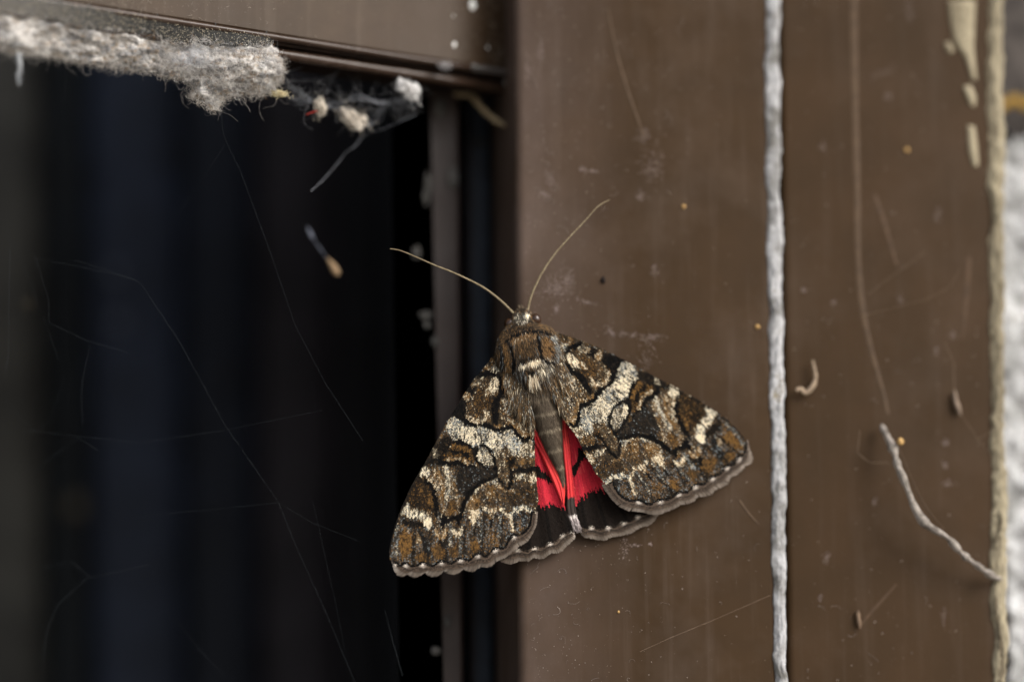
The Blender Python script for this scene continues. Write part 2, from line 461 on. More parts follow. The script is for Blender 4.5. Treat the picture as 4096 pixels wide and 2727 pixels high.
# ------------------------------------------------------------------ plaster wall at the right edge
M_plaster = rough_mat('pale_plaster', (150, 150, 148), (214, 215, 216), (126, 119, 106), scale=150, bump=1.0, dist=0.001)
M_mortar = rough_mat('dark_mortar', (60, 56, 54), (92, 86, 82), scale=150, bump=0.8)
wall = empty('plaster_wall', (float(P(4050, 1300, 0.02)[0])+0.3, 0.02, 0.0))
x0w = P(3960, 1300, 0.026)[0]
def box(name, x0, x1, y0, y1, z0, z1, mat, parent=None):
    V = [(x, y, z) for x in (x0, x1) for y in (y0, y1) for z in (z0, z1)]
    F = [(0, 1, 3, 2), (4, 6, 7, 5), (0, 4, 5, 1), (2, 3, 7, 6), (0, 2, 6, 4), (1, 5, 7, 3)]
    return mesh(name, V, F, mat, parent, smooth=False)
box('base_coat', x0w-0.03, x0w+0.6, 0.034, 0.16, ZB, ZT, M_mortar, wall)
ptop = P(4050, 520, 0.022)[2]
nx, nz = 60, 260
xs = np.concatenate([np.linspace(x0w, x0w+0.02, 40), np.linspace(x0w+0.02, x0w+0.6, 21)[1:]])
zz = np.concatenate([np.linspace(ZB, 1.15, 20, endpoint=False), np.linspace(1.15, ptop, 240)])
X, Z = np.meshgrid(xs, zz)
Zt = Z + np.clip((Z-1.15)/(ptop-1.15), 0, 1)**6*(fbm(X*500, X*0, 4)-0.5)*0.012
Y = 0.024 - 0.004*fbm(X*260, Z*260, 8) - 0.0015*fbm(X*1100, Z*1100, 12)
idx = np.arange(X.size).reshape(X.shape)
F = np.stack([idx[:-1, :-1], idx[:-1, 1:], idx[1:, 1:], idx[1:, :-1]], -1).reshape(-1, 4)
tc = mesh('top_coat', np.stack([X, Y, Zt], -1).reshape(-1, 3), F, M_plaster, wall)
sm = tc.modifiers.new('thick', 'SOLIDIFY'); sm.thickness = 0.011; sm.offset = -1
tag(wall, 'rough pale plaster wall along the outer side of the frame', 'wall')
M_foam = plain('ochre_foam', (146, 116, 56), 0.8, 0.2, 0.3)
fpts = P(np.linspace(3985, 4230, 14), 415+12*np.sin(np.arange(14)*1.3), 0.029)
V, F = one_tube(fpts, 0.0011+0.0003*np.sin(np.arange(14)*2.1), 10)
fo = mesh('foam_strip', V, F, M_foam); tag(fo, 'short ochre strip of foam filler at the broken top of the plaster', 'filler')

# ================================================================== MOTH
def Lz(p): p = np.asarray(p, float); return np.stack([1500+p[..., 0]/1.65, 1400+p[..., 1]/1.65], -1)
def Rz(p): p = np.asarray(p, float); return np.stack([2150+p[..., 0]/1.65, 1300+p[..., 1]/1.65], -1)
def T1(p): p = np.asarray(p, float); return np.stack([1540+p[..., 0]/3.408, 1860+p[..., 1]/3.408], -1)
def T2(p): p = np.asarray(p, float); return np.stack([1860+p[..., 0]/3.408, 1860+p[..., 1]/3.408], -1)
def T4(p): p = np.asarray(p, float); return np.stack([2100+p[..., 0]/2.6125, 1600+p[..., 1]/2.6125], -1)
def Z2(p): p = np.asarray(p, float); return np.stack([1900+p[..., 0]/3.137, 1150+p[..., 1]/3.137], -1)
iL = lambda s: (np.asarray(s)-[1500, 1400])*1.65
iR = lambda s: (np.asarray(s)-[2150, 1300])*1.65

# scale colours: black, dark brown, brown, ochre, cream, blue-grey
PAL = np.array([lin((7, 6, 6)), lin((28, 24, 20)), lin((66, 52, 35)), lin((130, 95, 50)), lin((244, 229, 198)), lin((136, 144, 146))])
def W(K=0, D=0, B=0, O=0, C=0, G=0):
    v = np.array([K, D, B, O, C, G], float); return v/v.sum()
BLK = W(K=0.93, D=0.07)
FEAT = []
def area(poly, w, f=16, a=1.0): FEAT.append(('p', np.array(poly, float), 0, f, w, a))
def line(pts, hw, w, f=7, a=1.0):
    if w[0] > .6: hw += 4 if hw > 8 else 2
    FEAT.append(('l', np.array(pts, float), hw, f, w, a))
def spot(c, rx, ry, w, ang=0, f=0.45, a=1.0): FEAT.append(('e', np.array([c[0], c[1], rx, ry, math.radians(ang)]), 0, f, w, a))
MOT = W(K=.08, D=.36, B=.30, O=.16, C=.04, G=.06)
# -- base of the wing
area([(800, 0), (690, 150), (560, 350), (500, 430), (610, 470), (700, 480), (800, 520), (900, 490), (1060, 580), (1040, 250), (900, 40)], W(K=.1, D=.38, B=.28, O=.17, C=.07), 25)
area([(860, 260), (1000, 230), (1060, 420), (1060, 560), (960, 520), (880, 480), (850, 400)], W(D=.24, B=.30, O=.2, C=.16, G=.10), 40)
spot((905, 320), 60, 70, W(C=.30, O=.22, B=.2, G=.22, D=.06), 20)
line([(650, 240), (600, 320), (545, 400), (500, 440)], 26, W(K=.7, D=.3), 22)
line([(560, 440), (600, 440)], 26, BLK, 20)
spot((560, 395), 42, 48, BLK, 30)
spot((695, 195), 26, 30, W(C=.35, B=.35, D=.3)); spot((735, 110), 24, 28, W(O=.4, C=.2, D=.4)); spot((800, 120), 30, 22, W(C=.4, G=.2, D=.4))
spot((608, 300), 26, 26, W(C=.35, O=.45, D=.2)); spot((660, 225), 22, 22, W(C=.3, O=.3, D=.4))
line([(690, 165), (750, 150)], 18, BLK, 14)
spot((720, 330), 70, 80, W(D=.42, B=.3, O=.2, K=.08))
line([(840, 60), (870, 160), (860, 240), (838, 300)], 10, W(K=.75, D=.25), 12)
line([(770, 150), (800, 165), (840, 190), (838, 250), (818, 310), (790, 350), (800, 430), (790, 470)], 15, BLK, 10)
spot((795, 370), 28, 75, BLK, 8); spot((790, 162), 26, 16, BLK)
spot((785, 232), 32, 58, W(C=.78, O=.14, K=.08), 12, .3)
spot((745, 290), 24, 36, W(C=.3, O=.45, D=.25), 20)
line([(615, 430), (655, 465), (700, 462), (745, 440), (735, 405)], 16, W(C=.45, O=.25, B=.3), 12)
line([(795, 500), (850, 500), (885, 478)], 13, W(O=.5, B=.4, C=.1), 10)
line([(905, 470), (950, 530), (1000, 560), (1050, 555)], 16, W(O=.45, B=.35, C=.2), 10)
# -- pale median band
area([(505, 430), (470, 500), (480, 560), (555, 605), (650, 640), (710, 620), (770, 690), (830, 705), (930, 705), (1060, 700), (1060, 590), (950, 580), (900, 505), (800, 535), (740, 500), (650, 500), (600, 480)], W(C=.40, G=.26, D=.16, B=.14, K=.04), 14)
spot((615, 560), 75, 55, W(C=.84, G=.08, B=.08), 25); spot((530, 520), 50, 45, W(C=.5, G=.3, D=.2)); spot((780, 600), 32, 95, W(C=.62, B=.25, G=.13), -12)
spot((925, 620), 60, 62, W(C=.40, G=.48, D=.12)); spot((1010, 640), 55, 50, W(C=.42, B=.32, D=.16, O=.1))
line([(735, 510), (730, 600)], 20, W(G=.4, D=.3, C=.3), 18)
area([(800, 680), (870, 620), (930, 700), (890, 740), (880, 880), (830, 850), (805, 760)], W(B=.45, D=.30, O=.12, C=.13), 22)
# -- antemedial line
line([(595, 462), (625, 485), (665, 492), (735, 488), (765, 512), (800, 528), (850, 518), (893, 494), (920, 520), (945, 565), (985, 588), (1055, 582)], 11, BLK, 8)
spot((640, 485), 34, 12, BLK, 10); spot((1010, 582), 30, 14, BLK)
# -- costal dark, reniform
area([(475, 560), (520, 600), (450, 725), (335, 770), (290, 830), (390, 640)], W(K=.42, D=.5, B=.08), 22)
spot((398, 680), 22, 30, W(C=.35, B=.35, D=.3))
area([(520, 600), (560, 595), (640, 635), (662, 680), (650, 745), (590, 755), (480, 745), (450, 720), (500, 660)], W(K=.40, O=.34, B=.26), 14)
line([(525, 602), (565, 600), (620, 625), (655, 650), (665, 690)], 9, BLK, 7)
line([(520, 625), (570, 632), (630, 655)], 8, W(O=.7, B=.3), 7); line([(510, 665), (560, 672), (620, 690)], 9, W(K=.7, D=.3), 8)
line([(478, 712), (530, 715), (580, 722), (625, 742)], 11, W(O=.55, C=.30, K=.15), 7)
line([(430, 735), (480, 755), (520, 738), (560, 742), (600, 765), (650, 768)], 13, BLK, 9)
line([(455, 690), (490, 690)], 9, W(O=.6, K=.4), 8)
# -- grey-dark fields and the brown patch
area([(560, 765), (690, 770), (795, 790), (775, 855), (660, 905), (600, 965), (545, 930), (535, 830)], W(D=.60, K=.18, G=.07, B=.15), 18)
area([(370, 835), (420, 770), (530, 785), (542, 900), (562, 980), (545, 1080), (480, 1095), (435, 1060), (410, 940)], W(O=.27, B=.36, C=.15, G=.09, D=.13), 16)
line([(400, 800), (440, 860), (450, 960)], 18, W(O=.5, C=.2, B=.3), 16); line([(470, 770), (485, 850), (480, 960)], 13, W(C=.55, G=.25, B=.2), 13)
spot((510, 1030), 30, 50, W(B=.5, O=.35, D=.15))
# -- oval loop and V
area([(680, 650), (705, 628), (740, 640), (765, 690), (785, 740), (765, 770), (720, 765), (690, 735), (672, 690)], W(C=.34, G=.14, B=.34, D=.18), 7)
spot((690, 690), 16, 26, W(C=.85, B=.15))
line([(690, 748), (668, 715), (666, 670), (688, 632), (728, 622), (762, 655), (788, 710), (800, 780), (802, 800)], 7, BLK, 6)
line([(690, 752), (730, 772), (785, 778)], 6, BLK, 6)
line([(800, 780), (812, 840), (845, 885), (875, 915), (893, 885), (905, 830), (895, 760), (880, 705)], 7, BLK, 6)
spot((905, 730), 22, 40, W(K=.7, O=.2, D=.1)); line([(900, 735), (950, 700)], 8, BLK, 8)
spot((985, 725), 55, 35, W(O=.35, B=.4, D=.15, C=.1))
line([(960, 785), (1000, 790), (1060, 775)], 16, W(K=.85, D=.15), 10); line([(905, 800), (960, 775)], 7, W(K=.8, D=.2), 8)
spot((965, 830), 42, 16, W(C=.6, B=.25, G=.15), 10); spot((1040, 850), 28, 30, W(C=.55, B=.3, O=.15))
# -- beyond the postmedian
area([(790, 840), (720, 875), (660, 915), (620, 970), (590, 1040), (600, 1060), (700, 1030), (880, 1050), (1070, 1040), (1070, 880), (960, 850), (880, 925), (830, 880)], W(B=.40, D=.32, O=.16, G=.08, C=.04), 16)
spot((965, 960), 90, 75, W(B=.42, D=.46, O=.08, G=.04)); spot((765, 930), 38, 55, W(O=.55, B=.35, C=.1)); spot((650, 1000), 42, 60, W(O=.55, B=.33, C=.12))
line([(790, 845), (700, 890), (630, 960), (600, 1030)], 7, W(C=.5, O=.3, G=.2), 9); spot((795, 860), 18, 30, W(C=.5, G=.3, B=.2))
line([(805, 880), (860, 930), (920, 920)], 8, W(O=.4, C=.2, B=.4), 9)
# -- outer field
area([(600, 1060), (700, 1040), (880, 1060), (1070, 1040), (1080, 1150), (920, 1250), (800, 1330), (560, 1410), (150, 1450), (90, 1330), (160, 1100), (280, 1120), (360, 1190), (450, 1180), (550, 1150)], W(D=.37, G=.21, O=.18, B=.20, K=.04), 14)
spot((205, 1275), 46, 95, W(O=.72, B=.2, D=.08), 4); spot((298, 1230), 28, 38, W(O=.4, C=.25, B=.35), 10); spot((320, 1360), 50, 36, W(O=.4, B=.35, D=.25))
spot((425, 1325), 55, 42, W(O=.45, B=.35, D=.2)); spot((530, 1320), 36, 40, W(O=.32, B=.42, D=.26)); spot((660, 1290), 30, 45, W(O=.55, B=.35, D=.1)); spot((790, 1240), 50, 50, W(O=.4, B=.35, G=.15, D=.1))
for xx, y0, y1 in ((262, 1170, 1400), (365, 1200, 1420), (480, 1200, 1400), (595, 1160, 1380), (715, 1120, 1340), (840, 1120, 1280)):
    line([(xx, y0), (xx-8, (y0+y1)/2), (xx-6, y1)], 12, W(D=.62, K=.30, B=.08), 16, .7)
for xx, y0, y1 in ((150, 1150, 1360), (225, 1140, 1200), (505, 1150, 1280), (570, 1190, 1330), (700, 1080, 1250), (830, 1080, 1230)):
    line([(xx, y0), (xx-6, y1)], 10, W(G=.42, D=.42, C=.16), 16, .7)
area([(610, 1050), (690, 1050), (680, 1110), (655, 1180), (632, 1130)], W(C=.66, O=.24, B=.1), 10)
area([(695, 1035), (805, 1035), (790, 1075), (770, 1120), (745, 1065)], W(C=.72, O=.18, G=.1), 10)
line([(830, 1045), (868, 1080), (900, 1105), (902, 1140), (908, 1185)], 10, W(C=.8, O=.2), 8)
line([(660, 1160), (655, 1215)], 9, W(K=.6, D=.4), 10); line([(770, 1100), (762, 1160)], 9, W(K=.6, D=.4), 10)
line([(900, 1095), (925, 1050), (985, 1030), (1035, 1055), (1055, 1100)], 15, W(C=.60, G=.34, D=.06), 10)
spot((958, 1115), 48, 58, W(D=.48, K=.18, G=.26, O=.08)); spot((950, 1145), 25, 25, W(B=.4, G=.3, O=.2, D=.1))
line([(400, 1185), (440, 1245), (472, 1180)], 12, W(O=.55, C=.35, B=.1), 8); line([(520, 1185), (550, 1225), (572, 1185)], 13, W(C=.8, O=.2), 8)
line([(435, 1255), (450, 1290)], 14, W(K=.6, D=.4), 12); line([(300, 1200), (330, 1250), (350, 1330)], 18, W(K=.3, D=.6, G=.1), 18)
area([(185, 1110), (310, 1130), (330, 1170), (250, 1170), (190, 1150)], W(K=.45, D=.5, B=.05), 14)
# -- costal patches and the white marks
area([(285, 820), (345, 875), (395, 950), (410, 1060), (340, 1065), (230, 1020), (190, 1010)], W(D=.55, K=.22, O=.15, B=.08), 16)
spot((380, 985), 24, 60, W(O=.5, B=.4, D=.1), -10); spot((325, 920), 28, 30, W(B=.3, O=.25, D=.45))
area([(295, 750), (330, 740), (365, 790), (350, 835), (310, 830), (280, 805)], W(C=.8, G=.12, B=.08), 10)
line([(355, 845), (395, 890), (410, 915)], 14, W(C=.55, O=.35, B=.1), 8)
area([(215, 1000), (165, 1080), (250, 1105), (305, 1115), (350, 1185), (388, 1170), (352, 1080), (322, 1048), (240, 1050)], W(C=.70, G=.18, D=.12), 10)
spot((350, 1130), 28, 40, W(C=.93, O=.07), -25); spot((285, 1085), 36, 22, W(C=.85, G=.15))
# -- postmedian bars
line([(335, 858), (365, 880), (388, 925), (403, 1000), (418, 1085)], 10, BLK, 7)
area([(412, 1060), (440, 1080), (500, 1098), (548, 1085), (585, 1020), (575, 1100), (552, 1150), (522, 1110), (488, 1130), (450, 1172), (425, 1130)], BLK, 6)
line([(430, 1085), (440, 1120), (452, 1165)], 8, BLK, 6); line([(568, 1060), (556, 1110), (549, 1142)], 8, BLK, 6)
line([(795, 828), (720, 862), (660, 902), (615, 955), (585, 1020), (565, 1090)], 11, BLK, 7)
line([(418, 1060), (430, 1150), (445, 1195)], 5, W(C=.4, G=.4, O=.2), 6, .7)
line([(100, 1340), (112, 1250), (137, 1160), (168, 1068), (203, 985), (245, 898), (292, 808), (332, 745)], 7, W(K=.5, D=.5), 6, .8)

def weights(Pl):
    """scale-colour weights at left-wing coordinates"""
    j = np.stack([fbm(Pl[:, 0]/22, Pl[:, 1]/22, 71)-.5, fbm(Pl[:, 0]/22, Pl[:, 1]/22, 93)-.5], 1)*22
    j += np.stack([vnoise(Pl[:, 0]/5, Pl[:, 1]/12, 31)-.5, vnoise(Pl[:, 0]/5, Pl[:, 1]/12, 37)-.5], 1)*np.array([8, 20])
    Q = Pl+j
    w = np.repeat(MOT[None], len(Q), 0)
    for typ, g, hw, f, fw, a in FEAT:
        if typ == 'p':
            d, _ = sdf(Q, g); al = np.clip(0.5-d/f, 0, 1)
        elif typ == 'l':
            d = linedist(Q, g)-hw; al = np.clip(0.5-d/f, 0, 1)
        else:
            dx, dy = Q[:, 0]-g[0], Q[:, 1]-g[1]; c, s = math.cos(g[4]), math.sin(g[4])
            r = np.sqrt(((dx*c+dy*s)/g[2])**2+((-dx*s+dy*c)/g[3])**2); al = np.clip((1-r)/f+0.5, 0, 1)
        al = (al*al*(3-2*al)*a)[:, None]
        w = w*(1-al)+fw*al
    fk = np.clip((fbm(Pl[:, 0]/10, Pl[:, 1]/26, 205, 3)-.54)*6, 0, 1)[:, None]*.62
    w = w*(1-fk)+W(K=.35, D=.55, B=.10)*fk
    # streaky clumping of the scales
    n1 = fbm(Pl[:, 0]/8, Pl[:, 1]/40, 5)-.5; n2 = fbm(Pl[:, 0]/11, Pl[:, 1]/44, 55)-.5; n3 = fbm(Pl[:, 0]/6, Pl[:, 1]/28, 155)-.5
    w = w*np.stack([1+0*n1, 1+2.6*n1, 1-1.6*n1, 1+3.0*n2, 1-3.4*n1+1.2*n3, 1+3.4*n3], 1).clip(0.05, 3)*np.array([1.25, 1.2, 1.1, 1.0, .72, .7])
    return w/w.sum(1, keepdims=True)
def pick(w, r):
    k = (np.cumsum(w, 1) < r.random(len(w))[:, None]).sum(1).clip(0, 5)
    return (0.68*PAL[k]+0.32*(w@PAL))*(0.75+0.5*r.random((len(w), 1)))

FRB, FRD, FRL = lin((86, 73, 62)), lin((42, 35, 30)), lin((232, 220, 206))
M_scale = attr_mat('wing_scales', 0.7, 0.0, 0.08)
M_memb = attr_mat('wing_membrane', 0.7, 0.0, 0.1)
M_hair = attr_mat('hair', 0.65, 0.0, 0.15)
moth_base = P(2130, 1500, 0.0)
moth = empty('moth', Vector(moth_base))
tag(moth, 'large mottled brown moth with red and black hindwings resting on the post', 'moth')

def fringe(name, inner, outer, hfun, crests, parent, n=950, dense=1.0, seed=1):
    """comb of fringe scales from the inner wave to the ragged outer wave"""
    r = np.random.default_rng(seed)
    A, B = resample(smooth_line(inner, 400), 1000), resample(np.asarray(outer, float), 1000)
    t = r.random(n)
    i = (t*999).astype(int)
    a, b = A[i], B[i]
    d = b-a; Ld = np.linalg.norm(d, axis=1, keepdims=True)
    nrm = np.stack([-d[:, 1], d[:, 0]], 1)/np.maximum(Ld, 1e-6)
    layer = r.random(n)
    st = np.where(layer < 0.55, 0.0, 0.35)[:, None] - 0.06
    en = (np.where(layer < 0.55, 0.66, 1.0)*(0.93+0.12*r.random(n)))[:, None]
    root, tip = a+d*st, a+d*en + nrm*(r.random((n, 1))-.5)*6
    wid = 2.4+1.6*r.random(n)
    cr = np.min(np.linalg.norm(a[:, None]-np.asarray(crests)[None], axis=2), axis=1)
    lit = np.exp(-(cr/9.0)**2)[:, None]
    jit = (0.7+0.6*r.random((n, 1)))
    c0 = np.where(layer[:, None] < .55, FRB*(1-lit)+FRL*lit, FRD)*jit; c1 = np.where(layer[:, None] < .55, FRD*(1-lit)+FRB*lit, FRB)*jit
    tipl = (0.12+0.88*np.exp(-(np.min(np.linalg.norm(b[:, None]-np.asarray(crests)[None], axis=2), axis=1)/34.0)**2))[:, None]
    c2 = np.where(layer[:, None] < .55, FRB*jit, (FRB*(1-tipl)+FRL*tipl)*jit)
    V, C = [], []
    K = 4
    for k in range(K):
        f = k/(K-1); m = root+(tip-root)*f; ww = wid*(1-0.5*f**2)
        h = hfun(m) + 0.00004 + 0.00012*layer - 0.0003*f*f
        for s in (-.5, .5):
            q = m+nrm*(ww*s)[:, None]; V.append(P(q[:, 0], q[:, 1], -h))
            C.append(c0*(1-f)+c1*f if f < .5 else c1*(1-f)+c2*f)
    V = np.stack(V, 1); C = np.stack(C, 1)     # (n, 2K, 3)
    idx = np.arange(n*2*K).reshape(n, 2*K)
    F = np.concatenate([idx[:, [2*k, 2*k+1, 2*k+3, 2*k+2]] for k in range(K-1)], 0)
    o = mesh(name, V.reshape(-1, 3), F, M_hair, parent, C.reshape(-1, 3), smooth=False)
    o['kind'] = 'stuff'
    return o
def scales(name, pts, hfun, direc, colr, parent, length, width, seed, lift=0.00010):
    r = np.random.default_rng(seed); n = len(pts)
    d = direc(pts); ang = (r.random(n)-.5)*0.5
    c, s = np.cos(ang), np.sin(ang)
    d = np.stack([d[:, 0]*c-d[:, 1]*s, d[:, 0]*s+d[:, 1]*c], 1); nr = np.stack([-d[:, 1], d[:, 0]], 1)
    L = (length*(0.7+0.6*r.random(n)))[:, None]; w = (width*(0.7+0.6*r.random(n)))[:, None]
    lf = lift*(0.4+1.2*r.random(n)); h = hfun(pts)
    ro = ((r.random(n)-.5)*0.00006)
    V = []
    for a, b, hh in ((-.5, -.4, 0.00003), (-.5, .4, 0.00003), (.35, .5, None), (.5, 0, None), (.35, -.5, None)):
        q = pts+d*L*a+nr*w*b
        z = h+hh if hh is not None else h+0.00003+lf+ro*np.sign(b)
        V.append(P(q[:, 0], q[:, 1], -z))
    V = np.stack(V, 1).reshape(-1, 3)
    F = np.arange(n*5).reshape(n, 5)
    o = mesh(name, V, F, M_scale, parent, np.repeat(colr, 5, 0), smooth=False)
    o['kind'] = 'stuff'
    return o

def random_inside(poly, n, r):
    poly = np.asarray(poly, float); lo, hi = poly.min(0), poly.max(0)
    q = lo+(hi-lo)*r.random((int(n*2.6), 2))
    d, _ = sdf(q, poly)
    return q[d < 0][:n]
def poly_area(p):
    p = np.asarray(p); return 0.5*abs(np.sum(p[:, 0]*np.roll(p[:, 1], -1)-p[:, 1]*np.roll(p[:, 0], -1)))

# ---- outlines
costaL = Lz([(835, -5), (800, 12), (755, 75), (690, 150), (640, 215), (590, 290), (545, 370), (500, 430), (465, 490), (420, 580), (375, 665), (330, 745), (290, 810), (240, 900), (200, 985), (165, 1070), (135, 1160), (110, 1250), (98, 1320), (102, 1385)])
innerwaveL = np.vstack([Lz([(118, 1405)]), T1([(140, 1335), (205, 1378), (290, 1348), (395, 1388), (520, 1342), (650, 1380), (770, 1312), (900, 1350), (1030, 1278), (1150, 1302), (1265, 1212)]),
                        T2([(290, 1252), (410, 1142), (545, 1130), (600, 1050), (660, 962), (740, 962), (830, 905), (890, 830), (915, 740), (925, 640)])])
outerwaveL = np.vstack([T1([(68, 1240), (105, 1360), (125, 1430), (160, 1490), (215, 1515), (260, 1500), (300, 1478), (340, 1502), (390, 1525), (445, 1515), (500, 1480), (540, 1455), (575, 1490), (640, 1515), (710, 1512), (760, 1470), (790, 1432), (850, 1470), (940, 1487), (1010, 1460), (1060, 1410), (1120, 1437), (1185, 1447)]),
                        T2([(150, 1432), (210, 1382), (300, 1392), (360, 1372), (430, 1310), (540, 1265), (640, 1185), (715, 1122), (850, 1045), (930, 920), (980, 800), (992, 640)])])
innerL = np.vstack([T2([(998, 480), (985, 330), (968, 150)]), Lz([(1055, 760), (1052, 640), (1052, 560), (1045, 480), (1036, 400), (1026, 330), (1022, 270), (1010, 230), (960, 140), (900, 50)])])
crestL = np.vstack([T1([(290, 1350), (520, 1345), (770, 1315), (1030, 1280), (1265, 1215)]), T2([(410, 1145), (660, 965)]), T1([(150, 1340)])])
costaR = Rz([(90, 55), (130, 55), (200, 70), (290, 105), (400, 145), (490, 190), (580, 235), (700, 300), (800, 355), (870, 390), (960, 440), (1060, 495), (1130, 540), (1200, 585), (1270, 640), (1330, 705), (1372, 770)])
innerwaveR = Rz([(1378, 790), (1365, 850), (1322, 882), (1292, 928), (1245, 937), (1208, 985), (1150, 1007), (1100, 1050), (1037, 1062), (990, 1105), (927, 1112), (870, 1150), (807, 1157), (740, 1185), (667, 1162), (600, 1160), (545, 1130), (505, 1080), (490, 1040)])
outerwaveR = Rz([(1385, 755), (1402, 820), (1422, 880), (1410, 910), (1370, 925), (1345, 960), (1310, 990), (1275, 1000), (1258, 1045), (1210, 1070), (1172, 1085), (1150, 1115), (1100, 1130), (1058, 1135), (1035, 1160), (990, 1180), (940, 1185), (905, 1210), (860, 1228), (800, 1250), (760, 1250), (700, 1237), (650, 1228), (600, 1226), (540, 1197), (490, 1150), (447, 1090), (420, 1045)])
innerR = Rz([(385, 980), (350, 910), (320, 860), (290, 800), (265, 740), (225, 690), (195, 650), (165, 600), (130, 540), (100, 480), (75, 420), (65, 360), (55, 260), (60, 150)])
crestR = Rz([(1322, 882), (1245, 937), (1150, 1007), (1037, 1062), (927, 1112), (807, 1157), (667, 1162)])
LM_L = [(800, 12), (790, 160), (785, 232), (98, 1320), (140, 1470), (1040, 1220), (1070, 1060), (1050, 560), (1052, 700), (500, 440), (610, 470), (800, 527), (893, 494), (945, 565), (715, 690), (710, 622), (740, 772), (875, 915), (580, 690), (320, 785), (345, 865), (450, 1165), (550, 1140), (792, 830), (200, 1040), (350, 1130), (955, 1120), (765, 1070), (875, 1085), (650, 1120), (548, 1215), (440, 1235), (290, 1415), (440, 1405), (560, 1390), (680, 1355), (800, 1320), (912, 1242), (1060, 880)]
LM_R = [(130, 55), (195, 172), (232, 235), (1375, 770), (1415, 890), (490, 1160), (415, 1040), (185, 640), (265, 740), (570, 235), (490, 348), (372, 490), (290, 515), (265, 640), (532, 590), (545, 505), (545, 680), (530, 872), (670, 460), (893, 425), (915, 515), (1010, 820), (915, 858), (552, 740), (1140, 560), (1068, 740), (560, 1070), (700, 945), (620, 985), (815, 905), (940, 915), (1048, 858), (1322, 882), (1150, 1007), (1037, 1062), (927, 1112), (807, 1157), (667, 1162), (350, 910)]
warpR = tps(LM_R, LM_L, 0.002)

# heights above the post (m)
fhL = tps(Lz([(820, 20), (1000, 250), (1050, 600), (1065, 1000), (1000, 1230), (560, 400), (320, 760), (100, 1330), (550, 1430), (700, 750), (850, 350), (900, 60)]),
          np.array([4.6, 7.2, 6.9, 6.2, 5.4, 4.4, 3.6, 3.0, 4.2, 6.6, 7.0, 7.0])*0.001, 0.02)
fhR = tps(Rz([(110, 60), (80, 420), (190, 640), (370, 960), (480, 1140), (560, 230), (880, 400), (1380, 780), (1000, 1150), (560, 700), (250, 330), (70, 200)]),
          np.array([4.4, 7.0, 6.6, 5.8, 5.0, 3.8, 3.0, 2.0, 3.2, 6.0, 6.6, 7.0])*0.001, 0.02)
def make_forewing(side):
    if side == 'L':
        costa, iw, ow, inn, cr, fh, base, toL, sd = costaL, innerwaveL, outerwaveL, innerL, crestL, fhL, Lz((930, -60)), iL, 100
    else:
        costa, iw, ow, inn, cr, fh, base, toL, sd = costaR, innerwaveR, outerwaveR, innerR, crestR, fhR, Rz((60, 60)), (lambda s: warpR(iR(s))), 200
    iws, ows = resample(smooth_line(iw, 240), 240), resample(ow, 240)
    mid = iws*0.45+ows*0.55
    poly = np.vstack([costa, mid, inn])
    def hfun(p):
        p = np.asarray(p, float); d = p-base
        th = np.arctan2(d[:, 0], d[:, 1]); rr = np.linalg.norm(d, axis=1)
        return fh(p)[:, 0] + 0.00007*np.cos(th*46)*np.clip(rr/500, 0, 1) + 0.00025*(fbm(p[:, 0]/120, p[:, 1]/120, sd)-.5)
    def direc(p):
        d = p-base; return d/np.maximum(np.linalg.norm(d, axis=1, keepdims=True), 1e-6)
    r = np.random.default_rng(sd)
    inner_band = np.vstack([mid, iws[::-1]])
    def colour(p):
        c = pick(weights(toL(p)), r)
        d, _ = sdf(p, inner_band)
        dl = linedist(p, iws)
        crd = np.min(np.linalg.norm(p[:, None]-cr[None], axis=2), axis=1)
        infr = d < 0
        term = (~infr) & (dl < 9+5*np.exp(-(crd/14)**2))
        c[term] = PAL[0]*(0.8+0.6*r.random((term.sum(), 1)))
        lit = np.exp(-(crd/10)**2)[:, None]
        fc = (FRB*(1-lit)+FRL*lit)*(0.8+0.4*r.random((len(p), 1)))
        c[infr] = fc[infr]
        return c
    Pt, q = grid_fill(poly, 4.0)
    w = mesh('forewing', P(Pt[:, 0], Pt[:, 1], -hfun(Pt)), q, M_memb, moth, colour(Pt))
    so = w.modifiers.new('thickness', 'SOLIDIFY'); so.thickness = 0.00012; so.offset = 0
    n = int(poly_area(poly)/7)
    pts = random_inside(poly, n, r)
    # order scales so that the outer ones lie below the inner ones is left to their tilt
    scales('wing_scales', pts, hfun, direc, colour(pts), w, 10.5, 4.0, sd+1, 0.00008)
    fringe('fringe', iw, ow, hfun, cr, w, 2000, seed=sd+2)
    w['label'] = ('forewing mottled brown and cream, spread over the dark opening' if side == 'L' else 'forewing mottled brown and cream, spread over the brown post')
    return w, hfun
fwL, hL = make_forewing('L')
fwR, hR = make_forewing('R')

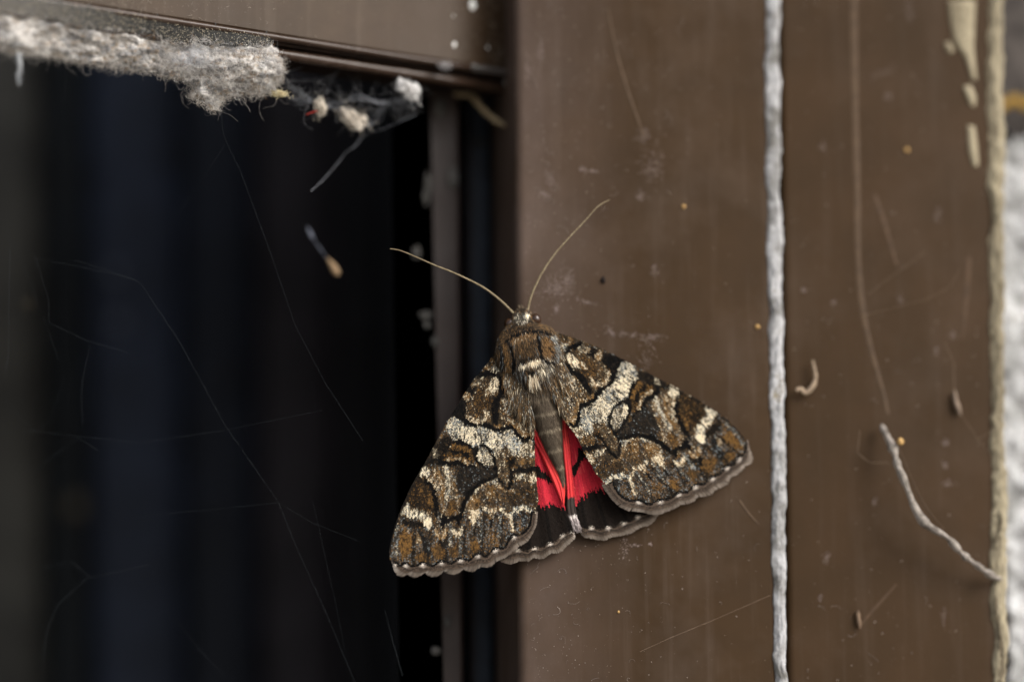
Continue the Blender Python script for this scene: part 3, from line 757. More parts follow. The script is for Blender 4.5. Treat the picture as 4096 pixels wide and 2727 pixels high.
# ---- hindwings
RED1, RED2, REDF = lin((216, 56, 68)), lin((188, 38, 58)), lin((220, 70, 66))
HBLK = lin((28, 22, 18))
def make_hindwing(side):
    if side == 'L':
        iw = T2([(560, 1230), (640, 1170), (720, 1137), (850, 1167), (945, 1112), (1040, 1122), (1150, 1052), (1230, 1042), (1320, 942), (1420, 912), (1450, 880)])
        ow = T2([(480, 1312), (570, 1340), (640, 1347), (720, 1310), (800, 1302), (870, 1312), (930, 1257), (1000, 1272), (1070, 1272), (1110, 1242), (1180, 1192), (1260, 1197), (1330, 1167), (1370, 1112), (1450, 1047), (1500, 1000), (1490, 930)])
        cr = T2([(720, 1137), (945, 1112), (1150, 1052), (1320, 942), (1450, 880)])
        body = np.vstack([T4([(490, 1330), (440, 1200), (415, 1120), (385, 1020), (335, 900), (262, 780), (185, 600), (110, 440), (60, 380), (-80, 420), (-150, 900), (-160, 1250)])])
        band = [(-100, 690), (60, 680), (120, 670), (190, 740), (240, 755), (290, 850), (260, 855), (200, 815), (120, 795), (60, 805), (-100, 820)]
        outer = [(-200, 1100), (60, 1115), (150, 1105), (230, 1095), (290, 1065), (350, 1085), (425, 1130), (600, 1500), (-300, 1800)]
        fold = (([(70, 270), (95, 290), (180, 410), (250, 540), (330, 690), (390, 810), (418, 900), (416, 1000), (405, 1110)], [(55, 330), (85, 400), (150, 545), (225, 705), (285, 840), (335, 960), (370, 1040), (398, 1095), (405, 1110)]))
        base = T4((40, 100)); sd = 300
        tp = [(60, 300), (400, 900), (490, 1340), (100, 1500), (-100, 900), (250, 1100)]; hv = [4.3, 3.6, 2.6, 2.7, 3.6, 3.4]
        fold_end = None
    else:
        iw = Rz([(278, 1315), (310, 1345), (355, 1327), (410, 1347), (465, 1327), (510, 1332), (565, 1297), (620, 1292), (657, 1257), (710, 1247), (760, 1225)])
        ow = Rz([(285, 1370), (310, 1400), (345, 1405), (400, 1417), (450, 1417), (500, 1397), (560, 1387), (620, 1372), (680, 1332), (730, 1322), (770, 1292), (795, 1255), (830, 1235)])
        cr = Rz([(355, 1327), (465, 1327), (565, 1297), (657, 1257)])
        body = Rz([(790, 1190), (640, 1020), (480, 820), (350, 650), (230, 560), (170, 560), (195, 660), (212, 760), (225, 900), (232, 1010), (240, 1130), (258, 1260), (270, 1310)])
        band = [(470, 690), (535, 645), (560, 490), (640, 500), (760, 560), (700, 640), (610, 600), (552, 700), (538, 780), (480, 785)]
        outer = [(490, 1120), (535, 1085), (565, 1045), (640, 985), (720, 930), (800, 930), (1100, 800), (2000, 700), (2000, 1700), (400, 1700)]
        fold = (([(420, 200), (432, 270), (465, 450), (482, 650), (497, 800), (510, 950), (517, 1020), (532, 1150), (562, 1300)], [(362, 140), (375, 190), (385, 400), (402, 600), (425, 800), (436, 1000), (432, 1100), (448, 1200), (492, 1310)]))
        base = T4((420, 60)); sd = 400
        tp = [(400, 250), (480, 900), (560, 1400), (900, 1300), (800, 800), (600, 1000)]; hv = [4.2, 3.2, 2.0, 2.0, 3.2, 2.8]
        fold_end = 1015
    band, outer = T4(band), T4(outer)
    iws, ows = resample(smooth_line(iw, 160), 160), resample(ow, 160)
    mid = iws*0.45+ows*0.55
    poly = np.vstack([mid, body])
    hp = tps(T4(tp), np.array(hv)*0.001, 0.02)
    r = np.random.default_rng(sd)
    def hfun(p):
        d = p-base; th = np.arctan2(d[:, 0], d[:, 1])
        return hp(p)[:, 0] + 0.00016*np.cos(th*38)
    def direc(p):
        d = p-base; return d/np.maximum(np.linalg.norm(d, axis=1, keepdims=True), 1e-6)
    fr = np.vstack([mid, iws[::-1]])
    def colour(p):
        d = p-base; th = np.arctan2(d[:, 0], d[:, 1]); rr = np.linalg.norm(d, axis=1)
        jg = np.stack([0*th, (vnoise(th*90, rr/60, sd)-.5)*34+(vnoise(th*260, rr/20, sd+1)-.5)*22], 1)
        k = vnoise(th*70, rr/90, sd+3)[:, None]
        c = RED1*(1-k)+RED2*k
        c = c*(0.85+0.3*r.random((len(p), 1)))
        pale = (vnoise(th*60, rr/120, sd+9) > .8)[:, None]
        c = np.where(pale, c*0.6+lin((240, 110, 100))*0.4, c)
        vein = (np.abs(np.cos(th*19)) > .965)[:, None]
        kb = HBLK*(0.7+0.6*r.random((len(p), 1)))
        kb = np.where(vein, kb*0.45, kb)
        blk = (sdf(p+jg*.4, band)[0] < 0) | (sdf(p+jg, outer)[0] < 0)
        c = np.where(blk[:, None], kb, np.where(vein, c*0.75, c))
        crd = np.min(np.linalg.norm(p[:, None]-cr[None], axis=2), axis=1)
        lit = np.exp(-(crd/10)**2)[:, None]
        c = np.where((sdf(p, fr)[0] < 0)[:, None], (FRB*(1-lit)+FRL*lit)*(0.8+0.4*r.random((len(p), 1))), c)
        return c
    Pt, q = grid_fill(poly, 4.0)
    w = mesh('hindwing', P(Pt[:, 0], Pt[:, 1], -hfun(Pt)), q, M_memb, moth, colour(Pt))
    so = w.modifiers.new('thickness', 'SOLIDIFY'); so.thickness = 0.00012; so.offset = 0
    pts = random_inside(poly, int(poly_area(poly)/7), r)
    scales('wing_scales', pts, hfun, direc, colour(pts), w, 12, 3.6, sd+1, 0.00006)
    fringe('fringe', iw, ow, hfun, cr, w, 1150, seed=sd+2)
    # pleated inner fold: a raised ridge running down beside the abdomen
    a, b = resample(smooth_line(T4(fold[0]), 90), 90), resample(smooth_line(T4(fold[1]), 90), 90)
    nv = 22
    G, Hh, CC = [], [], []
    for k in range(nv):
        f = k/(nv-1); p = a*(1-f)+b*f
        hh = hfun(p)+0.0004+0.00035*math.sin(math.pi*(0.10+0.85*f))+0.00010*math.cos(f*15)
        G.append(P(p[:, 0], p[:, 1], -hh))
        kk = vnoise(np.full(90, f*9), np.linspace(0, 5, 90), sd+7)[:, None]
        c = REDF*(1-kk*0.6)+RED2*kk*0.6
        if side == 'L': c = c*(0.8 if 0.45 < f < 0.55 else 1.0)
        if fold_end:
            yy = (p[:, 1]-1600)*2.6125 + (vnoise(np.full(90, f*14), np.zeros(90), 3)-.5)*40
            c = np.where((yy > fold_end)[:, None], lin((62, 54, 50)), c); c = np.where((yy > 1200)[:, None], lin((205, 195, 190)), c)
        CC.append(c*(0.85+0.3*r.random((90, 1))))
    V = np.stack(G, 1).reshape(-1, 3); idx = np.arange(90*nv).reshape(90, nv)
    F = np.stack([idx[:-1, :-1], idx[:-1, 1:], idx[1:, 1:], idx[1:, :-1]], -1).reshape(-1, 4)
    fo = mesh('inner_fold', V, F, M_memb, w, np.stack(CC, 1).reshape(-1, 3))
    so = fo.modifiers.new('thickness', 'SOLIDIFY'); so.thickness = 0.00010; so.offset = 0
    if fold_end:   # pale tuft closing the fold
        n = 160; i = r.integers(0, 2, n); e = a[-1]+(b[-1]-a[-1])*r.random((n, 1))
        rt = e-np.array([6, 22])*(0.4+r.random((n, 1))); tp2 = rt+np.array([14, 34])*(0.6+0.6*r.random((n, 1)))+(r.random((n, 2))-.5)*14
        h0 = hfun(rt)+0.0009*r.random(n)
        pth = np.stack([P(rt[:, 0], rt[:, 1], -h0), P((rt+tp2)[:, 0]/2, (rt+tp2)[:, 1]/2, -h0-0.0001), P(tp2[:, 0], tp2[:, 1], -h0+0.0002)], 1)
        V, F, C = tubes(pth, np.full(n, 1.3*MM), lin((205, 192, 190))*(0.5+0.6*r.random((n, 1))), 3, 0.5)
        o = mesh('tuft', V, F, M_hair, w, C); o['kind'] = 'stuff'
    return w
make_hindwing('L'); make_hindwing('R')

# ---- body: head, thorax and abdomen in one skin
AX = np.array([  # px, py, half width px, centre height mm, half height mm
    (2081, 1222, 7, 3.6, .3), (2083, 1234, 20, 3.7, .8), (2086, 1250, 36, 3.9, 1.3), (2089, 1270, 42, 4.1, 1.6), (2091, 1290, 54, 4.3, 1.9),
    (2093, 1310, 84, 4.5, 2.3), (2098, 1335, 112, 4.7, 2.8), (2108, 1380, 128, 4.9, 3.3), (2122, 1440, 122, 5.0, 3.5), (2138, 1500, 96, 5.0, 3.3),
    (2150, 1545, 70, 4.9, 2.9), (2163, 1600, 52, 4.9, 2.6), (2187, 1657, 56, 4.8, 2.5), (2203, 1734, 42, 4.6, 2.2), (2222, 1814, 23, 4.3, 1.5),
    (2239, 1870, 12, 4.0, .8), (2250, 1925, 6, 3.8, .4), (2254, 1950, 2, 3.7, .2)], float)
sa = np.concatenate([[0], np.cumsum(np.hypot(*np.diff(AX[:, :2], axis=0).T))])
AXS = smooth_line(np.column_stack([AX, sa]), 110)
SMAX = AXS[-1, 5]
def axis_at(s):
    v = np.stack([np.interp(s, AXS[:, 5], AXS[:, k]) for k in range(5)], 1)
    e = 6.0
    v2 = np.stack([np.interp(s+e, AXS[:, 5], AXS[:, k]) for k in range(2)], 1)
    v1 = np.stack([np.interp(s-e, AXS[:, 5], AXS[:, k]) for k in range(2)], 1)
    d = v2-v1; d /= np.linalg.norm(d, axis=1, keepdims=True)+1e-9
    return v, d
def body_pt(s, phi):
    """phi = 0 at the crown towards the viewer, +-90 deg at the flanks"""
    v, d = axis_at(s); nr = np.stack([d[:, 1], -d[:, 0]], 1)
    p = v[:, :2]+nr*(v[:, 2]*np.sin(phi))[:, None]
    h = (v[:, 3]+v[:, 4]*np.cos(phi))*0.001
    return p, h, d, nr
FURF = []
def fl(pts, hw, w, f=14): FURF.append(('l', Z2(pts), hw/3.137, f/3.137, w))
def fs(c, rx, ry, w, ang=0, f=.5): FURF.append(('e', Z2(c), (rx/3.137, ry/3.137, math.radians(ang)), f, w))
fl([(350, 640), (470, 540), (600, 480), (750, 460), (880, 510), (1000, 570)], 60, W(B=.62, O=.22, D=.16), 40)
fl([(400, 560), (520, 470), (680, 440), (800, 470)], 14, W(D=.6, B=.3, K=.1), 20)
fl([(380, 700), (470, 620), (600, 570), (760, 545), (880, 575), (960, 600)], 16, W(K=.8, D=.2))
fl([(420, 590), (560, 530), (740, 510)], 10, W(K=.45, D=.4, B=.15))
fl([(470, 690), (600, 640), (760, 610)], 42, W(O=.66, B=.28, C=.06), 30)
fs((640, 780), 130, 90, W(B=.5, O=.22, D=.28)); fs((560, 1050), 70, 130, W(B=.55, D=.3, G=.15)); fs((900, 1000), 90, 140, W(B=.45, D=.2, C=.2, G=.15))
fl([(800, 600), (805, 700), (840, 860), (900, 930), (980, 950)], 18, W(K=.85, D=.15)); fs((910, 760), 75, 130, W(O=.72, B=.12, K=.16), -12)
fl([(940, 760), (985, 830)], 16, W(K=.8, O=.2)); fl([(1000, 640), (1040, 760), (1060, 900), (1090, 1000)], 30, W(G=.42, B=.3, C=.1, D=.18), 24)
fl([(420, 720), (470, 820), (490, 900), (475, 1060)], 17, W(K=.82, D=.18)); fl([(370, 740), (400, 900), (420, 1040)], 26, W(O=.6, B=.25, K=.15), 18)
fl([(320, 760), (340, 900), (330, 1020)], 24, W(K=.3, D=.45, B=.15, G=.1), 20)
fl([(570, 920), (640, 905), (700, 900)], 18, W(K=.6, D=.4), 18)
fl([(575, 990), (660, 975), (745, 935), (790, 930)], 26, W(C=.75, O=.15, B=.1), 16); fs((740, 950), 50, 40, W(C=.9, O=.1))
fs((700, 1055), 60, 32, W(K=.55, D=.35, B=.1)); fs((738, 1160), 68, 62, W(C=.68, O=.27, B=.05), 0, .35); fs((830, 1060), 45, 55, W(C=.5, B=.35, D=.15))
fl([(620, 1190), (700, 1240)], 16, W(K=.5, D=.4, B=.1), 16)
fs((590, 395), 100, 75, W(K=.50, D=.24, C=.20, G=.06)); fs((655, 355), 30, 26, W(C=.95, O=.05)); fs((500, 380), 16, 18, W(C=.8, O=.2)); fs((600, 280), 40, 40, W(K=.3, D=.4, B=.3))
PINK = lin((196, 160, 128))
def fur_col(p, r):
    w = np.repeat(W(K=.08, D=.30, B=.38, O=.18, G=.06)[None], len(p), 0)
    q = p+np.stack([vnoise(p[:, 0]/8, p[:, 1]/14, 3)-.5, vnoise(p[:, 0]/8, p[:, 1]/14, 6)-.5], 1)*10
    for t, g, hw, f, fw in FURF:
        if t == 'l': al = np.clip(.5-(linedist(q, g)-hw)/f, 0, 1)
        else:
            dx, dy = q[:, 0]-g[0], q[:, 1]-g[1]; c, s = math.cos(hw[2]), math.sin(hw[2])
            al = np.clip((1-np.sqrt(((dx*c+dy*s)/hw[0])**2+((-dx*s+dy*c)/hw[1])**2))/f+.5, 0, 1)
        w = w*(1-al[:, None])+fw*al[:, None]
    w /= w.sum(1, keepdims=True)
    c = pick(w, r)
    g = c.mean(1, keepdims=True); c = (c*.82+g*np.array([1.05, 1.0, .92])*.18)*1.2
    ab = p[:, 1] > 1560+0.0*p[:, 0]
    seg = np.zeros(len(p))
    for yy in (1592, 1656, 1727, 1808, 1880):
        seg = np.maximum(seg, np.exp(-((p[:, 1]+0.22*(p[:, 0]-2190)-yy)/4.5)**2))
    ca = lin((104, 92, 78))*(0.7+0.55*r.random((len(p), 1)))*(1-seg[:, None])+lin((178, 164, 140))*seg[:, None]
    return np.where(ab[:, None], ca, c)
nb, ns = 28, 130
S, PH = np.meshgrid(np.linspace(0, SMAX, ns), np.arange(nb)*2*np.pi/nb, indexing='ij')
bp_, bh, _, _ = body_pt(S.ravel(), PH.ravel())
rb = np.random.default_rng(7)
segw = np.zeros(len(bp_))
V = P(bp_[:, 0], bp_[:, 1], -bh)
idx = np.arange(ns*nb).reshape(ns, nb); nx_ = np.roll(idx, -1, 1)
F = np.stack([idx[:-1], nx_[:-1], nx_[1:], idx[1:]], -1).reshape(-1, 4)
body = mesh('body', V, F, M_memb, moth, fur_col(bp_, rb)*0.8)
def fur(name, n, s0, s1, length, lift, rad, seed, parent, phmax=1.45, splay=.35, ca=None):
    r = np.random.default_rng(seed)
    s = s0+(s1-s0)*r.random(n); ph = (r.random(n)*2-1)*phmax
    p, h, d, nr = body_pt(s, ph)
    L = (length*(.6+.8*r.random(n)))[:, None]
    dirv = d+nr*(np.sin(ph)*splay+(r.random(n)-.5)*.35)[:, None]
    lf = lift*(.5+r.random(n))
    c = fur_col(p+dirv*L*.45, r)
    pts = []
    for k, (f, g) in enumerate(((0, -.3), (.35, .75), (.7, 1.0), (1.0, .7))):
        q = p+dirv*L*f
        pts.append(P(q[:, 0], q[:, 1], -(h+lf*g-0.0009*f*f*(L[:, 0]/40)*(np.abs(ph) > .5))))
    V, F, C = tubes(np.stack(pts, 1), np.full(n, rad*MM), c, 3, 0.35)
    o = mesh(name, V, F, M_hair, parent, C); o['kind'] = 'stuff'
    return o
fur('head_fur', 900, 8, 80, 15, .00025, 1.7, 21, body)
fur('thorax_fur', 15000, 62, 300, 26, .00035, 1.25, 22, body, 1.5)
fur('thorax_fur', 900, 250, 345, 55, .0005, 1.5, 23, body, 1.3, .2)
fur('abdomen_fur', 6000, 330, SMAX-20, 18, .00010, .9, 24, body, 1.4, .15)
# long hair sweeping from the thorax over the wing roots
def root_hair(side, pts, n, hf, dirs, seed, parent):
    r = np.random.default_rng(seed); poly = np.asarray(pts)
    p = random_inside(poly, n, r); n = len(p)
    d = np.asarray(dirs, float); d = d/np.linalg.norm(d)
    ang = (r.random(n)-.5)*.5; c, s = np.cos(ang), np.sin(ang)
    dd = np.stack([d[0]*c-d[1]*s, d[0]*s+d[1]*c], 1); L = (45*(.5+r.random(n)))[:, None]
    cols = pick(np.repeat(W(K=.06, D=.22, B=.36, O=.20, C=.09, G=.07)[None], n, 0), r)
    out = []
    for f, g in ((0, .0), (.4, 1.), (.75, .9), (1, .2)):
        q = p+dd*L*f; out.append(P(q[:, 0], q[:, 1], -(hf(q)+0.0001+0.0007*g*(.3+r.random(n)*.3+.2))))
    V, F, C = tubes(np.stack(out, 1), np.full(n, 1.3*MM), cols, 3, .35)
    o = mesh('root_hair', V, F, M_hair, parent, C); o['kind'] = 'stuff'
root_hair('L', Lz([(850, 60), (930, 60), (985, 190), (1000, 260), (1010, 420), (960, 420), (880, 270), (850, 180)]), 1000, hL, (-.05, 1), 41, fwL)
root_hair('L', Lz([(985, 230), (1012, 250), (1040, 430), (1040, 520), (1010, 430)]), 260, hL, (.12, 1), 42, fwL)
root_hair('R', Rz([(80, 60), (150, 110), (170, 230), (200, 340), (170, 420), (110, 300), (70, 200)]), 1000, hR, (.35, 1), 43, fwR)
root_hair('R', Rz([(60, 290), (95, 330), (150, 470), (170, 570), (120, 500), (75, 400)]), 340, hR, (.4, 1), 44, fwR)

# ---- eyes, palps, antennae, legs
def ball(name, c, rx, ry, rz, mat, parent, n=14, seed=None, amp=0.0):
    th, ph = np.meshgrid(np.linspace(0, np.pi, n), np.linspace(0, 2*np.pi, 2*n, endpoint=False), indexing='ij')
    D = np.stack([np.sin(th)*np.cos(ph), np.sin(th)*np.sin(ph), np.cos(th)], -1).reshape(-1, 3)
    k = 1.0 if seed is None else (1+amp*(fbm(D[:, 0]*2+D[:, 2]*1.7+9, D[:, 1]*2+D[:, 2]*1.3+9, seed)-.5))[:, None]
    V = np.asarray(c)+D*k*np.array([rx, ry, rz])
    idx = np.arange(n*2*n).reshape(n, 2*n); nx = np.roll(idx, -1, 1)
    F = np.stack([idx[:-1], nx[:-1], nx[1:], idx[1:]], -1).reshape(-1, 4)
    return mesh(name, V, F, mat, parent)
M_eye = plain('dark_eye', (52, 33, 18), 0.15, 0.6, 0.2, 3000)
for (ex, ey, eh, er) in ((2141, 1279, .0043, 24), (2038, 1296, .0038, 22)):
    ball('eye', P(ex, ey, -eh), er*MM, er*MM, er*MM*1.1, M_eye, moth)
M_ant = rough_mat('antenna_scales', (112, 98, 76), (160, 146, 118), scale=3000, bump=.4, dist=0.00005)
for pts, hs_ in (([(1183, 722), (1150, 690), (1110, 660), (1050, 630), (1000, 610), (950, 588), (920, 576), (897, 572)], (4.2, 6.0)),
                 ([(1214, 712), (1222, 680), (1245, 630), (1275, 585), (1310, 545), (1345, 508), (1375, 475), (1403, 459)], (4.2, 7.0))):
    q = smooth_line(np.array(pts, float)*1.7393, 70)
    f = np.linspace(0, 1, 70); hh = (hs_[0]+(hs_[1]-hs_[0])*np.sin(f*math.pi*.55))*0.001
    bead_r = (4.3-2.6*f)*MM*(1+.12*(np.arange(70) % 2))
    V, F = one_tube(P(q[:, 0], q[:, 1], -hh), bead_r, 7)
    mesh('antenna', V, F, M_ant, moth)
M_palp = rough_mat('palp_scales', (40, 33, 28), (120, 104, 84), scale=2200, bump=.6, dist=0.0001)
for dx in (-5, 9):
    q = np.array([(2084+dx, 1246), (2081+dx*.9, 1234), (2078+dx*.7, 1224), (2077+dx*.6, 1219)], float)
    V, F = one_tube(P(q[:, 0], q[:, 1], -np.array([.0039, .0042, .0043, .0042])), np.array([9, 8, 6, 3.5])*MM, 8)
    mesh('palp', V, F, M_palp, moth)
for bx, by, kx, ky, fx, fy in ((2120, 1370, 2190, 1345, 2232, 1330), (2130, 1420, 2215, 1440, 2245, 1470), (2140, 1480, 2190, 1540, 2215, 1600),
                               (2085, 1380, 2080, 1345, 2092, 1325), (2095, 1430, 2085, 1450, 2092, 1480), (2110, 1490, 2095, 1550, 2100, 1600)):
    pts = [P(bx, by, -.0022), P(kx, ky, -.0022), P((kx+fx)/2, (ky+fy)/2, -.0009), P(fx, fy, -0.00018)]
    V, F = one_tube(smooth_line(np.array(pts), 14), np.linspace(9, 4, 14)*MM, 7)
    mesh('leg', V, F, M_palp, moth)

# ================================================================== DUST, LINT, COBWEB, DEBRIS
def Z1(p): p = np.asarray(p, float); return p/1.742
def Zb(p): p = np.asarray(p, float); return np.stack([1000+p[..., 0]/1.96, p[..., 1]/1.96], -1)
M_fib = attr_mat('dust_fibre', 0.9, 0.2, 0.1)
M_lint = attr_mat('dust_lint', 0.95, 0.3, 0.1)
def curls(name, p, y, n, L, rad, cols, seed, parent=None, curl=1.0, K=6, yl=0.0004, droop=(0, 0), mat=None):
    """n short curled fibres rooted at photo points p on depth y(p)"""
    r = np.random.default_rng(seed)
    n = len(p); a = r.random(n)*2*np.pi; da = (r.random(n)-.5)*2.2*curl
    l = L*(.4+1.2*r.random(n)**2)/K
    q = p.copy(); out = []
    yy = y + 0.0
    for k in range(K):
        out.append(P(q[:, 0], q[:, 1], yy - yl*np.sin(np.pi*(k+.4)/K)*(.3+r.random(n))))
        q = q+np.stack([np.cos(a)*l+droop[0], np.sin(a)*l+droop[1]], 1); a = a+da+(r.random(n)-.5)*1.2*curl
    V, F, C = tubes(np.stack(out, 1), rad*MM*(.6+.8*r.random(n)), cols, 3, .8)
    o = mesh(name, V, F, mat or M_fib, parent, C); o['kind'] = 'stuff'
    return o

# felt of dust on the underside of the rail
lintP = Z1([(-260, 20), (0, 70), (250, 90), (420, 150), (620, 185), (900, 205), (1080, 225), (1200, 300), (1270, 325), (1350, 250), (1500, 292), (1700, 315), (1820, 290), (1890, 310), (1945, 350), (1985, 470), (1955, 560), (1900, 640), (1800, 672), (1700, 650), (1650, 668), (1560, 690), (1520, 765), (1470, 770), (1430, 730), (1350, 690), (1320, 670), (1350, 620), (1310, 575), (1250, 545), (1180, 550), (1050, 505), (900, 490), (650, 452), (500, 425), (250, 382), (100, 365), (0, 345), (-260, 300)])
# ragged outline
lp = resample(np.vstack([lintP, lintP[:1]]), 620)[:-1]
lp = lp + np.stack([fbm(np.arange(619)*.45, np.zeros(619), 3)-.5, fbm(np.arange(619)*.45, np.ones(619)*5, 4)-.5], 1)*20
Pt, q = grid_fill(lp, 5.0)
dl, _ = sdf(Pt, lp)
edge_y = 0.1575*(Pt[:, 0]-230)               # the rail's front edge in the picture
down = np.clip((Pt[:, 1]-edge_y)/190, 0, 1.3)
def lint_y(p):
    dn = np.clip((p[:, 1]-0.1575*(p[:, 0]-230))/190, 0, 1.3)
    bump_ = np.exp(-(((p[:, 0]-930)/190)**2+((p[:, 1]-265)/90)**2))
    return rail_y(p[:, 0]) - 0.0006 + 0.004*dn - 0.0035*bump_
relief = (fbm(Pt[:, 0]/75, Pt[:, 1]/50, 141, 3)-.5)*0.0035 + (fbm(Pt[:, 0]/28, Pt[:, 1]/28, 41, 5)-.5)*0.0016 + (fbm(Pt[:, 0]/7, Pt[:, 1]/7, 47, 3)-.5)*0.0004
thin = np.clip(-dl/30, 0, 1)
yl_ = lint_y(Pt) - relief*(.3+.7*thin) + 0.0012*(1-thin)
LA, LB, LC = lin((196, 191, 186)), lin((240, 237, 233)), lin((98, 94, 92))
def lint_col(p):
    n = lambda sx, sy, sd, o=4: fbm(p[:, 0]/sx, p[:, 1]/sy, sd, o)[:, None]
    t = np.clip((n(40, 26, 61, 5)-.3)*2.4, 0, 1)
    c = LA*(1-t)+LB*t
    k = np.clip((n(6, 6, 67, 3)-.56)*6, 0, 1)*.8; c = c*(1-k)+LC*k
    k = np.clip((n(70, 20, 161)-.5)*6, 0, 1)*.7; c = c*(1-k)+lin((104, 106, 110))*k
    k = np.clip((n(26, 12, 171)-.58)*7, 0, 1)*.6; c = c*(1-k)+lin((70, 68, 68))*k
    k = np.clip((n(18, 12, 191, 3)-.6)*7, 0, 1)*.55; c = c*(1-k)+lin((160, 136, 102))*k
    k = np.exp(-(((p[:, 0]-760)/60)**2+((p[:, 1]-222)/40)**2))[:, None]*.65; c = c*(1-k)+lin((206, 208, 214))*k
    dn = ((p[:, 1]-0.1575*(p[:, 0]-230))/190)[:, None]
    k = np.clip((.40-dn)/.2, 0, 1)*np.clip((600-p[:, :1])/200, 0, 1)*.5; c = c*(1-k)+lin((120, 122, 126))*k
    return c
cl = lint_col(Pt)
lint = mesh('dust_lint', P(Pt[:, 0], Pt[:, 1], yl_), q, M_lint, None, cl)
so = lint.modifiers.new('thickness', 'SOLIDIFY'); so.thickness = 0.0012; so.offset = -1
tag(lint, 'thick grey felt of dust and cobweb hanging under the window rail', 'dust', kind='stuff')
r = np.random.default_rng(77)
p = random_inside(lp, 9000, r)
p = p[r.random(len(p)) < np.where(p[:, 0] > 640, .75, .28)]
kk = r.random((len(p), 1))
cf = np.where(kk < .72, lint_col(p)*(.75+.5*r.random((len(p), 1))), np.where(kk < .86, lin((240, 236, 230)), np.where(kk < .95, lin((84, 78, 74)), lin((176, 134, 82)))))
curls('lint_fibres', p, lint_y(p)-0.0006, 0, 38, .42, cf, 78, lint, .7, 6, .0004)
lowi = np.where(lp[:, 1]-0.1575*(lp[:, 0]-230) > 95)[0]
i = lowi[r.integers(0, len(lowi), 1700)]; pe = lp[i]+(r.random((1700, 2))-.5)*12
curls('edge_fibres', pe, lint_y(pe), 0, 26, .45, np.repeat(lin((210, 202, 192))[None], 1700, 0)*(.5+.7*r.random((1700, 1))), 79, lint, 1.4, 6, .001, (0, .6))
i2 = lowi[r.integers(0, len(lowi), 160)]; pe2 = lp[i2]
curls('stray_fibres', pe2, lint_y(pe2), 0, 90, .4, np.repeat(lin((190, 184, 178))[None], 160, 0)*(.4+.7*r.random((160, 1))), 95, lint, 1.0, 9, .001, (0, 1.5))
# dark dusty film between the rail's front edge and the felt
film = Z1([(-260, -70), (0, -55), (330, 8), (900, 98), (1270, 158), (1868, 246), (1905, 300), (1850, 325), (1500, 305), (1350, 290), (1260, 345), (1080, 245), (900, 225), (600, 200), (250, 110), (0, 90), (-260, 50)])
Pf, qf = grid_fill(film, 6.0)
tf = fbm(Pf[:, 0]/14, Pf[:, 1]/10, 81, 5)
cfm = lin((34, 36, 38))*(1-tf[:, None])+lin((70, 69, 66))*tf[:, None]
fl_ = np.clip((600-Pf[:, 0])/500, 0, 1)[:, None]; cfm = cfm*(1-fl_*.5)+lin((135, 132, 128))*fl_*.5
yf = lint_y(Pf)+0.0001-0.0004*fbm(Pf[:, 0]/9, Pf[:, 1]/9, 83)
fm = mesh('dust_film', P(Pf[:, 0], Pf[:, 1], yf), qf, M_lint, lint, cfm)
so = fm.modifiers.new('thickness', 'SOLIDIFY'); so.thickness = 0.0008; so.offset = -1
def specks(name, p, y, size, cols, seed, parent=None, mat=None, flat=.5):
    """tiny irregular grains lying on a surface"""
    r = np.random.default_rng(seed); n = len(p)
    tet = np.array([(1, 0, .1), (-.5, .87, -.1), (-.5, -.87, 0), (.1, .05, 1), (0, 0, -.6)])
    s = size*(.4+1.0*r.random(n)**2)
    a = r.random(n)*6.28; c, sn = np.cos(a), np.sin(a)
    base = P(p[:, 0], p[:, 1], y)
    e = np.stack([np.stack([c, 0*c, sn], -1), np.stack([-sn, 0*c, c], -1), np.stack([0*c, -np.ones(n)*flat, 0*c], -1)], 1)   # (n,3axes,3)
    V = base[:, None]+np.einsum('vk,nkj->nvj', tet, e)*(s*MM)[:, None, None]
    idx = np.arange(n*5).reshape(n, 5)
    F = np.concatenate([idx[:, f] for f in ([0, 1, 3], [1, 2, 3], [2, 0, 3], [1, 0, 4], [2, 1, 4], [0, 2, 4])], 0)
    o = mesh(name, V.reshape(-1, 3), F, mat or M_fib, parent, np.repeat(cols, 5, 0)); o['kind'] = 'stuff'
    return o
p = random_inside(film, 2600, r)
specks('grit', p, lint_y(p)-0.0003, 2.4, np.repeat(lin((190, 178, 155))[None], len(p), 0)*(.4+.8*r.random((len(p), 1))), 84, lint)

# loose dust on the rail's front face: grains and fibres, thicker to the left and along the lip
face = np.array([(300, -40), (2030, -60), (2030, 262), (1800, 230), (1075, 125), (300, 5)], float)
p = random_inside(face, 16000, r)
dens = np.clip((1500-p[:, 0])/900, .06, 1)*(.25+.75*fbm(p[:, 0]/60, p[:, 1]/60, 91)**1.5*2)
p = p[r.random(len(p)) < dens]
o = specks('rail_dust', p, rail_y(p[:, 0])-0.0001, 4.0, np.repeat(lin((206, 196, 180))[None], len(p), 0)*(.4+.7*r.random((len(p), 1))), 92)
tag(o, 'fine pale dust grains on the front of the brown window rail', 'dust', kind='stuff')
p = p[r.random(len(p)) < .35]
curls('rail_fibres', p, rail_y(p[:, 0])-0.0001, 0, 26, .5, np.repeat(lin((176, 164, 150))[None], len(p), 0)*(.5+.6*r.random((len(p), 1))), 93, o, 1.0, 6, .0004)
M_white = plain('white_droplet', (232, 232, 228), .6, .3, .08, 2000)
SPL = ['largest oval white splash spot on the rail, close to the broad post', 'round white spot of a touching pair on the rail face', 'fainter small white spot touching the round one on the rail face', 'white spot on the rail face a little above the lip, left of the speck row', 'small white spot under the largest splash spot on the rail', 'round white spot just above the shiny end of the rail lip', 'tiny pale speck right beside the spot above the shiny rail lip', 'small white spot on the dusty part of the rail face above the felt end', 'tiny white spot among thick dust grains near the dust felt', 'tiny pale speck on the rail face nearest the broad post']
